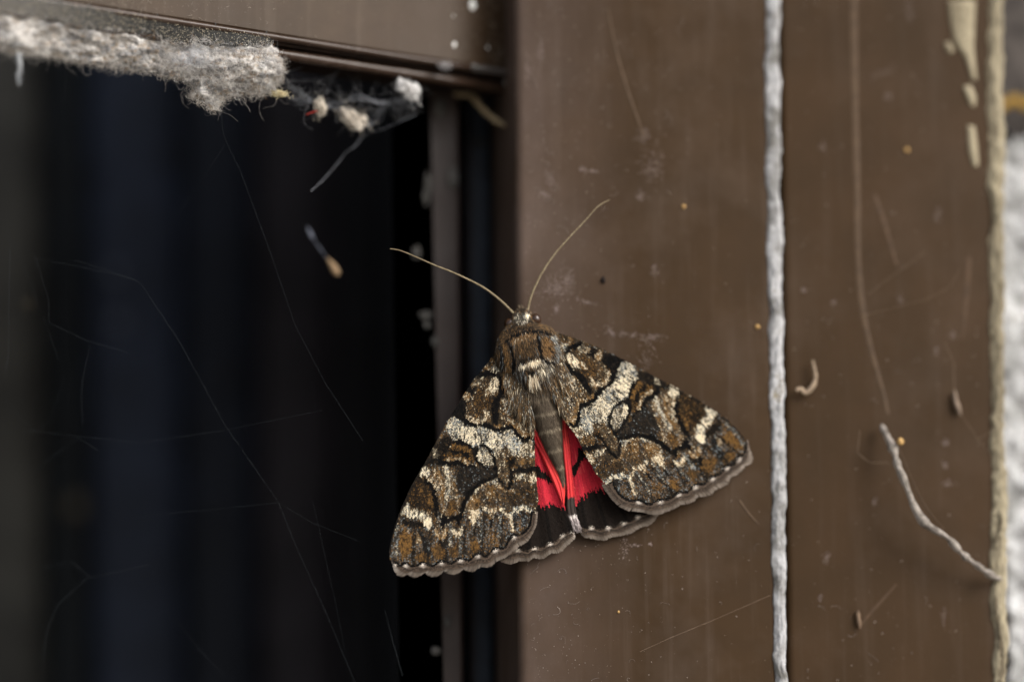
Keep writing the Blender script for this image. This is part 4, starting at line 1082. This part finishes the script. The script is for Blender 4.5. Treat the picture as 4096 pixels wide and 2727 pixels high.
for k, (x, y, rr) in enumerate(((1886, 22, 19), (1650, 65, 11), (1631, 66, 8), (1589, 134, 9), (1809, 64, 9), (1812, 180, 13), (1846, 198, 7), (1095, 44, 8), (839, 76, 6), (1950, 192, 6))):
    b = ball('splash_spot', P(x, y, rail_y(x)-0.0001), rr*MM, rr*MM*.45, rr*MM*1.2, M_white, None, 9, 50+k, .4)
    tag(b, SPL[k], 'spot', 'white spots on the rail')

# dust grains, fibres and scuffs on the post and the side panel
def surf_dust(name, label, poly, y, n, seed, size, dens):
    r = np.random.default_rng(seed); p = random_inside(np.array(poly, float), n, r)
    p = p[r.random(len(p)) < dens(p)]
    o = specks(name, p, y-0.00002, size, np.repeat(lin((188, 176, 166))[None], len(p), 0)*(.35+.8*r.random((len(p), 1))), seed+1)
    tag(o, label, 'dust', kind='stuff')
    pf = p[r.random(len(p)) < .10]
    curls('fibres', pf, y-0.00005, 0, 44, .45, np.repeat(lin((170, 158, 150))[None], len(pf), 0)*(.4+.6*r.random((len(pf), 1))), seed+2, o, .7, 6, .0002)
    return o
surf_dust('post_dust', 'fine pale dust grains and fibres on the broad brown post', [(2092, 0), (3060, 0), (3095, 2727), (2110, 2727)], 0.0, 5200, 510, 1.9,
          lambda p: np.clip(1.0-(p[:, 0]-2090)/700, .10, 1)*np.clip(.25+fbm(p[:, 0]/150, p[:, 1]/150, 15)*1.1-.2, 0, 1))
surf_dust('panel_dust', 'sparse dust grains on the brown side panel', [(3150, 0), (3950, 0), (3980, 2727), (3170, 2727)], .0022, 420, 530, 2.6, lambda p: np.full(len(p), .7))
M_smut = attr_mat('smudge', .9, 0, .1)
def smudge(name, c, rx, ry, ang, colr, n, y, seed, label, size=2.2, group='pale smudges on the brown post'):
    """patch of dried dust: many fine grains"""
    r = np.random.default_rng(seed); g = r.normal(size=(n, 2))*.55
    ca, sa_ = math.cos(math.radians(ang)), math.sin(math.radians(ang))
    p = np.stack([c[0]+g[:, 0]*rx*ca-g[:, 1]*ry*sa_, c[1]+g[:, 0]*rx*sa_+g[:, 1]*ry*ca], 1)
    o = specks(name, p, y, size, np.repeat(lin(colr)[None], n, 0)*(.5+.6*r.random((n, 1))), seed+1, flat=.2)
    tag(o, label, 'dust smudge', group, kind='stuff')
LAV = (160, 142, 136)
for k, (c, rx, ry, a, n) in enumerate((((2575, 545), 24, 26, 60, 140), ((2610, 660), 48, 75, 0, 330), ((2562, 785), 16, 24, 0, 80), ((2330, 675), 14, 9, 0, 70), ((2365, 685), 30, 6, 5, 60), ((2618, 1085), 18, 26, 0, 80),
        ((2220, 1150), 60, 48, 10, 420), ((2275, 1118), 22, 34, 0, 120), ((2225, 1235), 10, 22, 10, 90), ((2345, 1207), 42, 7, 15, 70), ((2165, 200), 14, 60, 0, 120), ((2200, 720), 18, 40, -20, 120), ((2175, 780), 26, 12, 30, 90),
        ((2110, 300), 14, 60, 0, 110), ((2520, 1340), 90, 14, 8, 140), ((2440, 1325), 22, 10, 40, 80), ((2610, 1350), 50, 16, 0, 130), ((2590, 1420), 30, 60, 10, 120), ((2500, 2190), 16, 60, 5, 90), ((2600, 2175), 8, 6, 0, 40), ((2545, 2180), 26, 5, 0, 40))):
    smudge('dust_smudge', c, rx, ry, a, LAV, n, -0.00001, 600+k*3, 'faint pale dust smudge on the face of the broad brown post')
for k, (c, rx, ry, a, n) in enumerate((((3640, 40), 16, 50, 0, 100), ((3550, 385), 16, 16, 0, 60), ((3750, 860), 16, 30, 10, 70), ((3600, 1195), 12, 22, -20, 60), ((3745, 1400), 10, 18, 0, 50), ((3810, 1340), 14, 18, 0, 50), ((3780, 1770), 12, 14, 0, 60), ((3780, 1860), 12, 16, 0, 60), ((3795, 1930), 22, 20, 0, 60),
        ((3305, 2230), 12, 24, 10, 60), ((3280, 2390), 8, 14, 0, 40), ((3776, 2470), 9, 40, 0, 60), ((3500, 2005), 10, 20, 20, 50), ((3216, 1160), 9, 10, 0, 40), ((3335, 1210), 11, 12, 0, 40), ((3540, 290), 50, 22, -20, 70), ((3290, 590), 12, 18, 0, 40))):
    smudge('dust_smudge', c, rx, ry, a, LAV, n, .0022-0.00001, 700+k*3, 'faint pale dust smudge on the brown side panel', group='pale smudges on the side panel')

# dried trickles: narrow raised tracks on the paint
M_trk = plain('dried_trickle', (84, 68, 53), .7, .2, .1, 600)
M_trk2 = plain('faint_trickle', (78, 61, 46), .7, .2, .1, 600)
def ribbon(name, pts, wid, y, mat, label, cat, group=None, hgt=0.00012, n=60):
    q = smooth_line(pts, n); T = np.gradient(q, axis=0); T /= np.linalg.norm(T, axis=1, keepdims=True)
    nr = np.stack([-T[:, 1], T[:, 0]], 1)
    wv = np.interp(np.linspace(0, 1, n), np.linspace(0, 1, len(np.atleast_1d(wid))), np.atleast_1d(wid))*(.85+.3*vnoise(np.arange(n)*.6, np.zeros(n), 3))
    V = []
    for f, hh in ((-.5, 0), (-.3, .8), (0, 1), (.3, .8), (.5, 0)):
        p = q+nr*(wv*f)[:, None]; V.append(P(p[:, 0], p[:, 1], y+0.00003-hgt*hh))
    V = np.stack(V, 1).reshape(-1, 3); idx = np.arange(n*5).reshape(n, 5)
    F = np.stack([idx[:-1, :-1], idx[:-1, 1:], idx[1:, 1:], idx[1:, :-1]], -1).reshape(-1, 4)
    o = mesh(name, V, F, mat); tag(o, label, cat, group); return o
D = 1.7393
ribbon('dried_trickle', np.array([(1963, -20), (1966, 200), (1971, 420), (1974, 600), (1985, 720), (2005, 810), (2030, 900), (2042, 952)])*D, [30, 30, 26, 24, 16], .0022, M_trk, 'long pale dried trickle running down the middle of the side panel', 'trickle')
ribbon('dried_trickle', np.array([(2010, 448), (2035, 520), (2055, 590), (2062, 610)])*D, [22, 22, 14], .0022, M_trk2, 'short slanting dried trickle beside the long one on the side panel', 'trickle')
ribbon('dried_trickle', np.array([(2228, 590), (2222, 680), (2212, 780)])*D, [24, 26, 10], .0022, M_trk2, 'faint short trickle on the side panel close to the beige sealant', 'trickle')
ribbon('dried_trickle', np.array([(1398, 20), (1415, 110), (1440, 200), (1466, 275), (1480, 315)])*D, [7, 12, 12, 10], 0.0, M_trk, 'thin slanting dried trickle high on the broad brown post', 'trickle')
ribbon('dried_trickle', np.array([(1975, 1440), (2010, 1400), (2062, 1342)])*D, [12, 14, 8], .0022, M_trk2, 'short diagonal trickle low on the side panel', 'trickle')
ribbon('scratch', np.array([(1700, 1150), (1720, 1178), (1745, 1206)])*D, [8, 10, 5], 0.0, M_trk, 'pale short scratch on the post beside the right wing', 'scratch')

# pollen grains, dark speck
M_pollen = plain('pollen', (196, 158, 100), .6, .3, .1, 2000); M_dark = plain('dark_speck', (26, 20, 18), .8, .2)
for x, y, rr, yy, lab in ((2735, 826, 8, 0, 'round yellow pollen grain on the post above the right wing'), (3628, 600, 10, .0022, 'round tan grain on the upper side panel near the long trickle'), (2474, 2446, 5, 0, 'tiny yellow grain on the lower post'), (3030, 1307, 9, 0, 'tan grain on the post edge beside the sealant')):
    tag(ball('pollen_grain', P(x, y, yy-rr*.3*MM), rr*MM, rr*MM*.8, rr*MM, M_pollen, None, 9), lab, 'grain')
tag(ball('dropping_speck', P(2413, 1120, -0.0002), 9*MM, 6*MM, 14*MM, M_dark, None, 9, 5, .5), 'tiny dark insect dropping on the post above the moth', 'speck')

# rootlet and curled stem on the side panel
M_root = rough_mat('grey_rootlet', (104, 97, 90), (176, 167, 158), (104, 86, 68), scale=500, bump=.8, dist=.0003)
q = np.array([(3525, 1700), (3548, 1745), (3575, 1800), (3590, 1860), (3620, 1930), (3655, 2020), (3690, 2080), (3725, 2110), (3790, 2150), (3850, 2215), (3915, 2265), (3975, 2305), (4000, 2315)], float)
yq = np.array([.0006, -.0012, -.0026, -.0034, -.004, -.0042, -.0042, -.004, -.0034, -.0026, -.0014, 0, .0015])
wq = np.array([9, 15, 19, 16, 19, 14, 17, 20, 14, 15, 14, 14, 10])
path = smooth_line(np.column_stack([q, yq*1e5, wq]), 90)
V, F = one_tube(P(path[:, 0], path[:, 1], path[:, 3-1]*1e-5), path[:, 3]*MM*(.5+.75*vnoise(np.arange(90)*.45, np.zeros(90), 8)), 9)
root = mesh('dry_rootlet', V, F, M_root)
bud = ball('bud', P(3602, 1765, -.0036), 14*MM, 13*MM, 15*MM, M_pollen, root, 9, 4, .4)
tag(root, 'pale grey dry rootlet slanting across the side panel to the beige sealant', 'rootlet')
q2 = np.array([(3595, 1790), (3640, 1900), (3680, 1985), (3720, 2050), (3775, 2115)], float)
V, F = one_tube(P(*smooth_line(q2, 30).T, -.002), 2.5*MM, 5); mesh('side_hair', V, F, M_trk, root)
q = smooth_line([(3250, 1440), (3256, 1470), (3262, 1510), (3250, 1545), (3222, 1572), (3205, 1555), (3185, 1560)], 40)
V, F = one_tube(P(q[:, 0], q[:, 1], .0008), np.interp(np.linspace(0, 1, 40), [0, .3, .7, 1], [5, 8, 10, 7])*MM*(.8+.4*vnoise(np.arange(40)*.6, np.zeros(40), 9)), 8)
tag(mesh('curled_stem', V, F, plain('tan_stem', (150, 132, 112), .8, .2)), 'small curled tan stem stuck to the side panel beside the sealant bead', 'stem')
q = smooth_line([(3431, 2440), (3434, 2475), (3440, 2510)], 12)
tag(mesh('dead_midge', *one_tube(P(q[:, 0], q[:, 1], .0016), np.array([3, 6, 8, 9, 9, 8, 8, 9, 9, 7, 5, 3])*MM, 7), plain('tan_midge', (120, 100, 82), .7, .2)), 'tiny tan dried insect on the lower side panel', 'insect')
q = smooth_line([(3818, 1560), (3822, 1600), (3835, 1640), (3842, 1660)], 12)
tag(mesh('seed_husk', *one_tube(P(q[:, 0], q[:, 1], .0014), np.array([3, 7, 9, 10, 10, 11, 12, 13, 12, 10, 7, 3])*MM, 7), plain('pale_husk', (128, 112, 98), .7, .2)), 'small pale seed husk caught on a thread over the side panel', 'husk')

# cobweb below the rail, near the corner: out-of-focus strands and caught bits
M_web = plain('cobweb_grey', (140, 143, 150), .8, .2, .15, 300)
M_webd = plain('cobweb_dim', (96, 100, 112), .8, .2, .15, 300)
def strands(name, label, lst, mat, parent=None, kind='stuff', sides=5, n=30, straight=False):
    Vs, Fs, off = [], [], 0
    for pts, y, rad in lst:
        y = np.atleast_1d(np.asarray(y, float)); q = smooth_line(pts, n) if len(pts) > 2 and not straight else resample(np.asarray(pts, float), n)
        yy = np.interp(np.linspace(0, 1, n), np.linspace(0, 1, len(y)), y) if len(y) > 1 else np.full(n, y[0])
        rr = np.interp(np.linspace(0, 1, n), np.linspace(0, 1, len(np.atleast_1d(rad))), np.atleast_1d(rad))*MM*(.7+.6*vnoise(np.arange(n)*.8, np.full(n, off*.1), 2))
        V, F, _ = tubes(P(q[:, 0], q[:, 1], yy)[None], rr[None], sides=sides)
        Vs.append(V); Fs.append(F+off); off += len(V)
    o = mesh(name, np.vstack(Vs), np.vstack(Fs), mat, parent)
    tag(o, label, 'cobweb' if label else None, kind=kind); return o
webs = []
for pts, rad in (([(280, 620), (400, 740), (520, 790), (700, 800), (860, 760), (1000, 800), (1180, 790), (1330, 770)], 6), ([(240, 640), (420, 640), (600, 610), (700, 560)], 3), ([(300, 560), (420, 520), (560, 500)], 3), ([(600, 740), (640, 640), (690, 560)], 3), ([(720, 740), (660, 640), (610, 600)], 3), ([(830, 700), (790, 610), (760, 560)], 3),
                 ([(600, 830), (700, 850), (800, 860)], 9), ([(920, 990), (990, 910), (1070, 840), (1180, 850), (1330, 820)], 9), ([(1180, 860), (1160, 930), (1330, 880)], 2), ([(720, 1240), (760, 1190), (820, 1150), (900, 1060), (1050, 1010), (1300, 900)], 1.6), ([(480, 1500), (600, 1380), (720, 1240)], 2.5), ([(980, 800), (960, 720), (1010, 640)], 3), ([(300, 760), (370, 800), (480, 800)], 7), ([(860, 760), (900, 880), (900, 980)], 4), ([(480, 780), (360, 700), (300, 690)], 5)):
    p = Zb(pts); webs.append((p, rail_y(p[:, 0])+.006+.004*np.sin(np.arange(len(p))), rad))
bund = []
rw = np.random.default_rng(64)
for p, y, rad in webs:
    m = len(p)
    for k in range(int(2+rad*.45)):
        off = (rw.random((m, 2))-.5)*np.array([rad*4.5, rad*4.5]); off[0] *= .3; off[-1] *= .3
        bund.append((p+off, y+(rw.random(m)-.5)*.001, .4+.5*rw.random()*(rad > 4)))
cw = strands('cobweb', 'tangled pale cobweb strands hanging below the rail lip in the corner', bund, M_web)
pw = random_inside(Zb(np.array([(280, 600), (600, 620), (1000, 640), (1320, 700), (1320, 860), (1050, 900), (900, 1000), (700, 930), (480, 860), (330, 780)])), 110, rw)
curls('web_fibres', pw, rail_y(pw[:, 0])+.006+.006*(rw.random(len(pw))-.5), 0, 95, .5, np.repeat(lin((150, 150, 152))[None], len(pw), 0)*(.3+.8*rw.random((len(pw), 1))), 967, cw, .8, 7, .002)
def fluff(name, label, cat, c, rx, rz, y, colr, seed, nf=140, fl=.9, ang=0):
    r = np.random.default_rng(seed)
    mat = attr_mat(name+'_mat_%d' % seed, .95, .3, .1)
    b = ball(name, P(c[0], c[1], y), rx*MM*.8, min(rx, rz)*MM*.65, rz*MM*.8, mat, None, 18, seed, 2.3)
    b.data.color_attributes.new('Col', 'FLOAT_COLOR', 'POINT')
    nv = len(b.data.vertices); cc = np.ones((nv, 4), np.float32); cc[:, :3] = lin(colr)*(.7+.5*r.random((nv, 1)))
    b.data.color_attributes['Col'].data.foreach_set('color', cc.ravel())
    p = np.array(c, float)+r.normal(size=(nf, 2))*np.array([rx, rz])*.6
    curls('fibres', p, np.full(nf, y-min(rx, rz)*MM*.4), 0, 44*fl, 1.0, np.repeat(lin(colr)[None], nf, 0)*(.6+.6*r.random((nf, 1))), seed+1, b, 1.2, 6, .0008)
    tag(b, label, cat); return b
def zb(x, y): return tuple(Zb(np.array((x, y), float)))
fluff('white_fluff', 'white ball of spider silk under the lower rail lip above the slim stile', 'silk', zb(1205, 675), 34, 27, rail_y(1610)+.0005, (228, 226, 224), 901, 50, .5)
fluff('white_fluff', 'lower lobe of white spider silk beside the slim stile top', 'silk', zb(1270, 730), 30, 34, rail_y(1640)+.001, (222, 220, 218), 903, 50, .5)
fluff('egg_sac', 'cream silk egg sac hanging in the cobweb below the rail', 'egg sac', zb(770, 900), 36, 34, rail_y(1400)+.006, (216, 206, 192), 905, 60, .6)
fluff('egg_sac', 'second cream silk lump at the low point of the hanging cobweb', 'egg sac', zb(840, 955), 44, 34, rail_y(1440)+.006, (212, 202, 188), 907, 60, .6)
fluff('silk_knot', 'pale tan silk knot with a brown bit in the cobweb', 'silk', zb(550, 850), 24, 38, rail_y(1280)+.006, (200, 190, 174), 909, 60, .7)
fluff('leaf_flake', 'small cream leaf flake caught at the end of the dust felt', 'flake', zb(225, 735), 40, 15, rail_y(1110)+.003, (214, 200, 160), 911, 40, .5)
fluff('dust_tuft', 'little grey dust tuft on the upper lip of the rail', 'dust tuft', zb(1520, 520), 24, 12, rail_y(1775)-.0012, (180, 176, 176), 913, 60, .5)
fluff('dust_tuft', 'pale dust tuft where the rail meets the broad post', 'dust tuft', zb(2035, 660), 13, 13, rail_y(2040)-.001, (170, 166, 160), 915, 40, .5)
q = smooth_line(Zb([(440, 900), (465, 890), (495, 880), (530, 872)]), 20)
tag(mesh('red_bristle', *one_tube(P(q[:, 0], q[:, 1], rail_y(1270)+.004), np.linspace(1.5, 3.5, 20)*MM, 6), plain('red_bristle', (140, 46, 38), .6, .3)), 'fine red bristle caught in the hanging cobweb', 'bristle')
q = smooth_line(Zb([(1600, 730), (1660, 745), (1750, 760), (1800, 830), (1880, 910), (1960, 965), (2060, 1010), (2090, 1020)]), 40)
tag(mesh('silk_strand', *one_tube(P(q[:, 0], q[:, 1], np.linspace(.02, .012, 40)), np.interp(np.linspace(0, 1, 40), [0, .35, .6, 1], [9, 15, 12, 10])*MM*(.7+.5*vnoise(np.arange(40)*.5, np.zeros(40), 4)), 7), plain('tan_silk', (150, 132, 104), .8, .2)), 'tan twisted silk strand from the rail down to the broad post', 'silk strand')
q = smooth_line(Z1([(128, 375), (135, 420), (140, 470), (128, 520), (130, 590)]), 30)
tg = mesh('hanging_tuft', *one_tube(P(q[:, 0], q[:, 1], rail_y(80)+.003), np.interp(np.linspace(0, 1, 30), [0, .3, .6, 1], [6, 9, 6, 1.5])*MM*(.5+1.0*vnoise(np.arange(30)*.7, np.zeros(30), 4)), 6), plain('grey_tuft', (176, 178, 180), .9, .2))
pt_ = q[np.random.default_rng(3).integers(0, 30, 120)]
curls('fibres', pt_, np.full(120, rail_y(80)+.003), 0, 26, .6, np.repeat(lin((180, 184, 188))[None], 120, 0), 917, tg, 1.3)
tag(tg, 'thin white silk tuft hanging from the left part of the dust felt', 'silk tuft')
# dangling husk inside the opening and dust on the slim stile
q = smooth_line([(1306, 1030), (1322, 1050), (1340, 1078), (1352, 1102)], 26)
hk = mesh('hanging_husk', *one_tube(P(q[:, 0], q[:, 1], .02), np.interp(np.linspace(0, 1, 26), [0, .15, .35, .6, .8, .93, 1], [1, 6, 12, 17, 17, 11, 3])*MM, 9), plain('tan_husk', (150, 126, 98), .7, .2))
q = smooth_line([(1228, 905), (1252, 955), (1285, 1000), (1308, 1034)], 16)
mesh('thread', *one_tube(P(q[:, 0], q[:, 1], .02), np.array([2, 3, 6, 9, 9, 6, 3, 2, 2, 3, 4, 3, 2, 2, 2, 2])*MM, 6), M_webd, hk)
tag(hk, 'tan dry husk dangling in front of the dark opening', 'husk')
M_flk = plain('grey_flake', (82, 80, 77), .9, .2)
FLK = ['oblong pale flake on the right edge of the slim stile below its top', 'tall grey dust patch at the top of the slim stile under the rail', 'broader of two touching dust flakes on the stile beside the moth head', 'smaller of two touching dust flakes on the stile beside the moth head', 'dust flake on the stile just below the touching pair', 'grey dust flake crossed by the left antenna', 'narrow pale flake on the stile below the left wing', 'long dim dust patch on the left edge of the stile', 'dim dust patch overlapping the long one on the stile edge', 'small dust flake low on the stile below the narrow pale one', 'flat dim smear across the blue-black track']
for k, (x, y, rx, rz, yy) in enumerate(((1815, 710, 22, 42, .0205), (1762, 430, 26, 40, .0205), (1700, 1262, 26, 18, .0205), (1708, 1300, 16, 16, .0205), (1740, 1365, 16, 22, .0205), (1665, 1010, 20, 26, .0205), (1790, 2485, 12, 26, .0205), (1712, 740, 18, 50, .0205), (1706, 780, 14, 40, .0205), (1745, 2600, 20, 16, .0205), (1920, 570, 36, 12, .033))):
    o = ball('dust_flake', P(x, y, yy), rx*MM, rx*MM*.4, rz*MM, M_flk, None, 9, 70+k, 1.0)
    tag(o, FLK[k], 'flake', 'flakes on the sash stile')
M_pale = plain('pale_splash', (92, 86, 74), .9, .1)
for k, (x, y, rr) in enumerate(((300, 2020, 60), (455, 1090, 40), (475, 1290, 44), (915, 1490, 80), (1470, 1270, 60), (680, 620, 60), (400, 700, 40), (110, 1215, 22), (1660, 2130, 24), (870, 2050, 40))):
    yy = YB-.004 if rr > 30 else .06
    o = ball('splash_mark', P(x, y, yy), rr*MM*.7, .0008, rr*MM*.9, M_pale if k in (0, 7) else M_webd if k < 3 else plain('faint_splash_%d' % k, (44, 44, 48), .9, .1), None, 9, 90+k, .6)
    tag(o, ('large round tan splash blur on the dark boards beside the spider threads' if k == 0 else 'small tan blur on the grey board in the opening' if k == 7 else 'faint soft splash mark on the dark boards inside the opening'), 'splash', 'splash marks on the boards')

# long spider threads across the opening
TS = .22
th = [([(885, 425), (890, 520), (900, 560), (960, 680), (1085, 1020), (1180, 1300), (1300, 1530), (1450, 1760)], (-.012, -.004), 1.5),
      ([(280, 250), (250, 420), (200, 560), (120, 750), (85, 870)], (-.012, -.008), 1.1), ([(78, 340), (85, 500), (92, 640), (120, 720)], (-.014, -.008), 1.1),
      ([(300, 1040), (558, 1125), (720, 1370), (900, 1700), (1115, 2010), (1170, 2150), (1300, 2440), (1420, 2727)], (-.006, -.002), 1.6),
      ([(130, 1030), (430, 1090), (558, 1125)], -.006, 1.2), ([(0, 1730), (140, 1725), (320, 1745), (560, 1770), (900, 1720), (1290, 1640)], -.004, 1.4),
      ([(40, 1000), (36, 1180), (34, 1400), (20, 1500)], -.004, 2.2), ([(195, 1290), (340, 1360), (510, 1410)], -.005, 1.6), ([(140, 1030), (195, 1200), (195, 1290)], -.005, 1.5),
      ([(360, 1380), (330, 1520), (325, 1590), (330, 1700)], -.005, 1.6), ([(140, 1880), (310, 1750), (390, 1800)], -.004, 1.8), ([(520, 2070), (800, 2040), (1115, 2010)], -.003, 1.2), ([(1115, 2010), (1250, 2090), (1440, 2165)], -.002, 1.0),
      ([(170, 2270), (290, 2245), (360, 2310)], -.003, 1.6), ([(360, 2300), (230, 2420), (190, 2510), (170, 2640)], -.003, 2.6), ([(360, 2310), (600, 2255)], -.003, 1.6), ([(80, 2480), (180, 2510)], -.003, 1.3), ([(20, 1600), (140, 1730), (200, 1680), (260, 1500)], -.004, 1.1),
      ([(900, 580), (780, 760), (700, 880), (640, 960)], -.006, .9), ([(0, 880), (90, 1050), (240, 1450)], -.006, 1.0), ([(700, 2470), (800, 2600), (900, 2700)], -.002, 1.0), ([(1540, 2440), (1570, 2560), (1610, 2700)], (.008, .01), 4.0), ([(1250, 2000), (1340, 2400), (1380, 2600)], -.002, .9)]
th = [(a, b, np.asarray(c)*(TS if c < 5 else .6)) for a, b, c in th]
strands('spider_threads', 'fine grey spider threads criss-crossing in front of the dark opening', th, plain('thread_grey', (36, 42, 46), .6, .4), None, 'stuff', 4, 60, True)
th2 = [([(2560, 2605), (2680, 2550), (2850, 2480), (3080, 2380)], -.0008, 1.3), ([(3840, 1080), (3800, 1150), (3700, 1200), (3460, 1260)], -.001, 1.0), ([(3780, 1370), (3815, 1450), (3818, 1560)], -.0002, 1.6), ([(3845, 1660), (3910, 1750), (3975, 1830)], -.0002, 1.2), ([(3900, 1760), (3985, 1715)], -.0002, 1.2), ([(3700, 1010), (3560, 1110), (3470, 1180)], .0012, 1.4), ([(3440, 1720), (3430, 1810), (3480, 1850), (3560, 1850)], .0008, 2.0)]
th2 = [(a, b, c*.33) for a, b, c in th2]
strands('spider_threads', 'a few fine threads stretched over the brown post and side panel', th2, plain('thread_tan', (140, 122, 104), .6, .4), None, 'stuff', 4, 60, True)
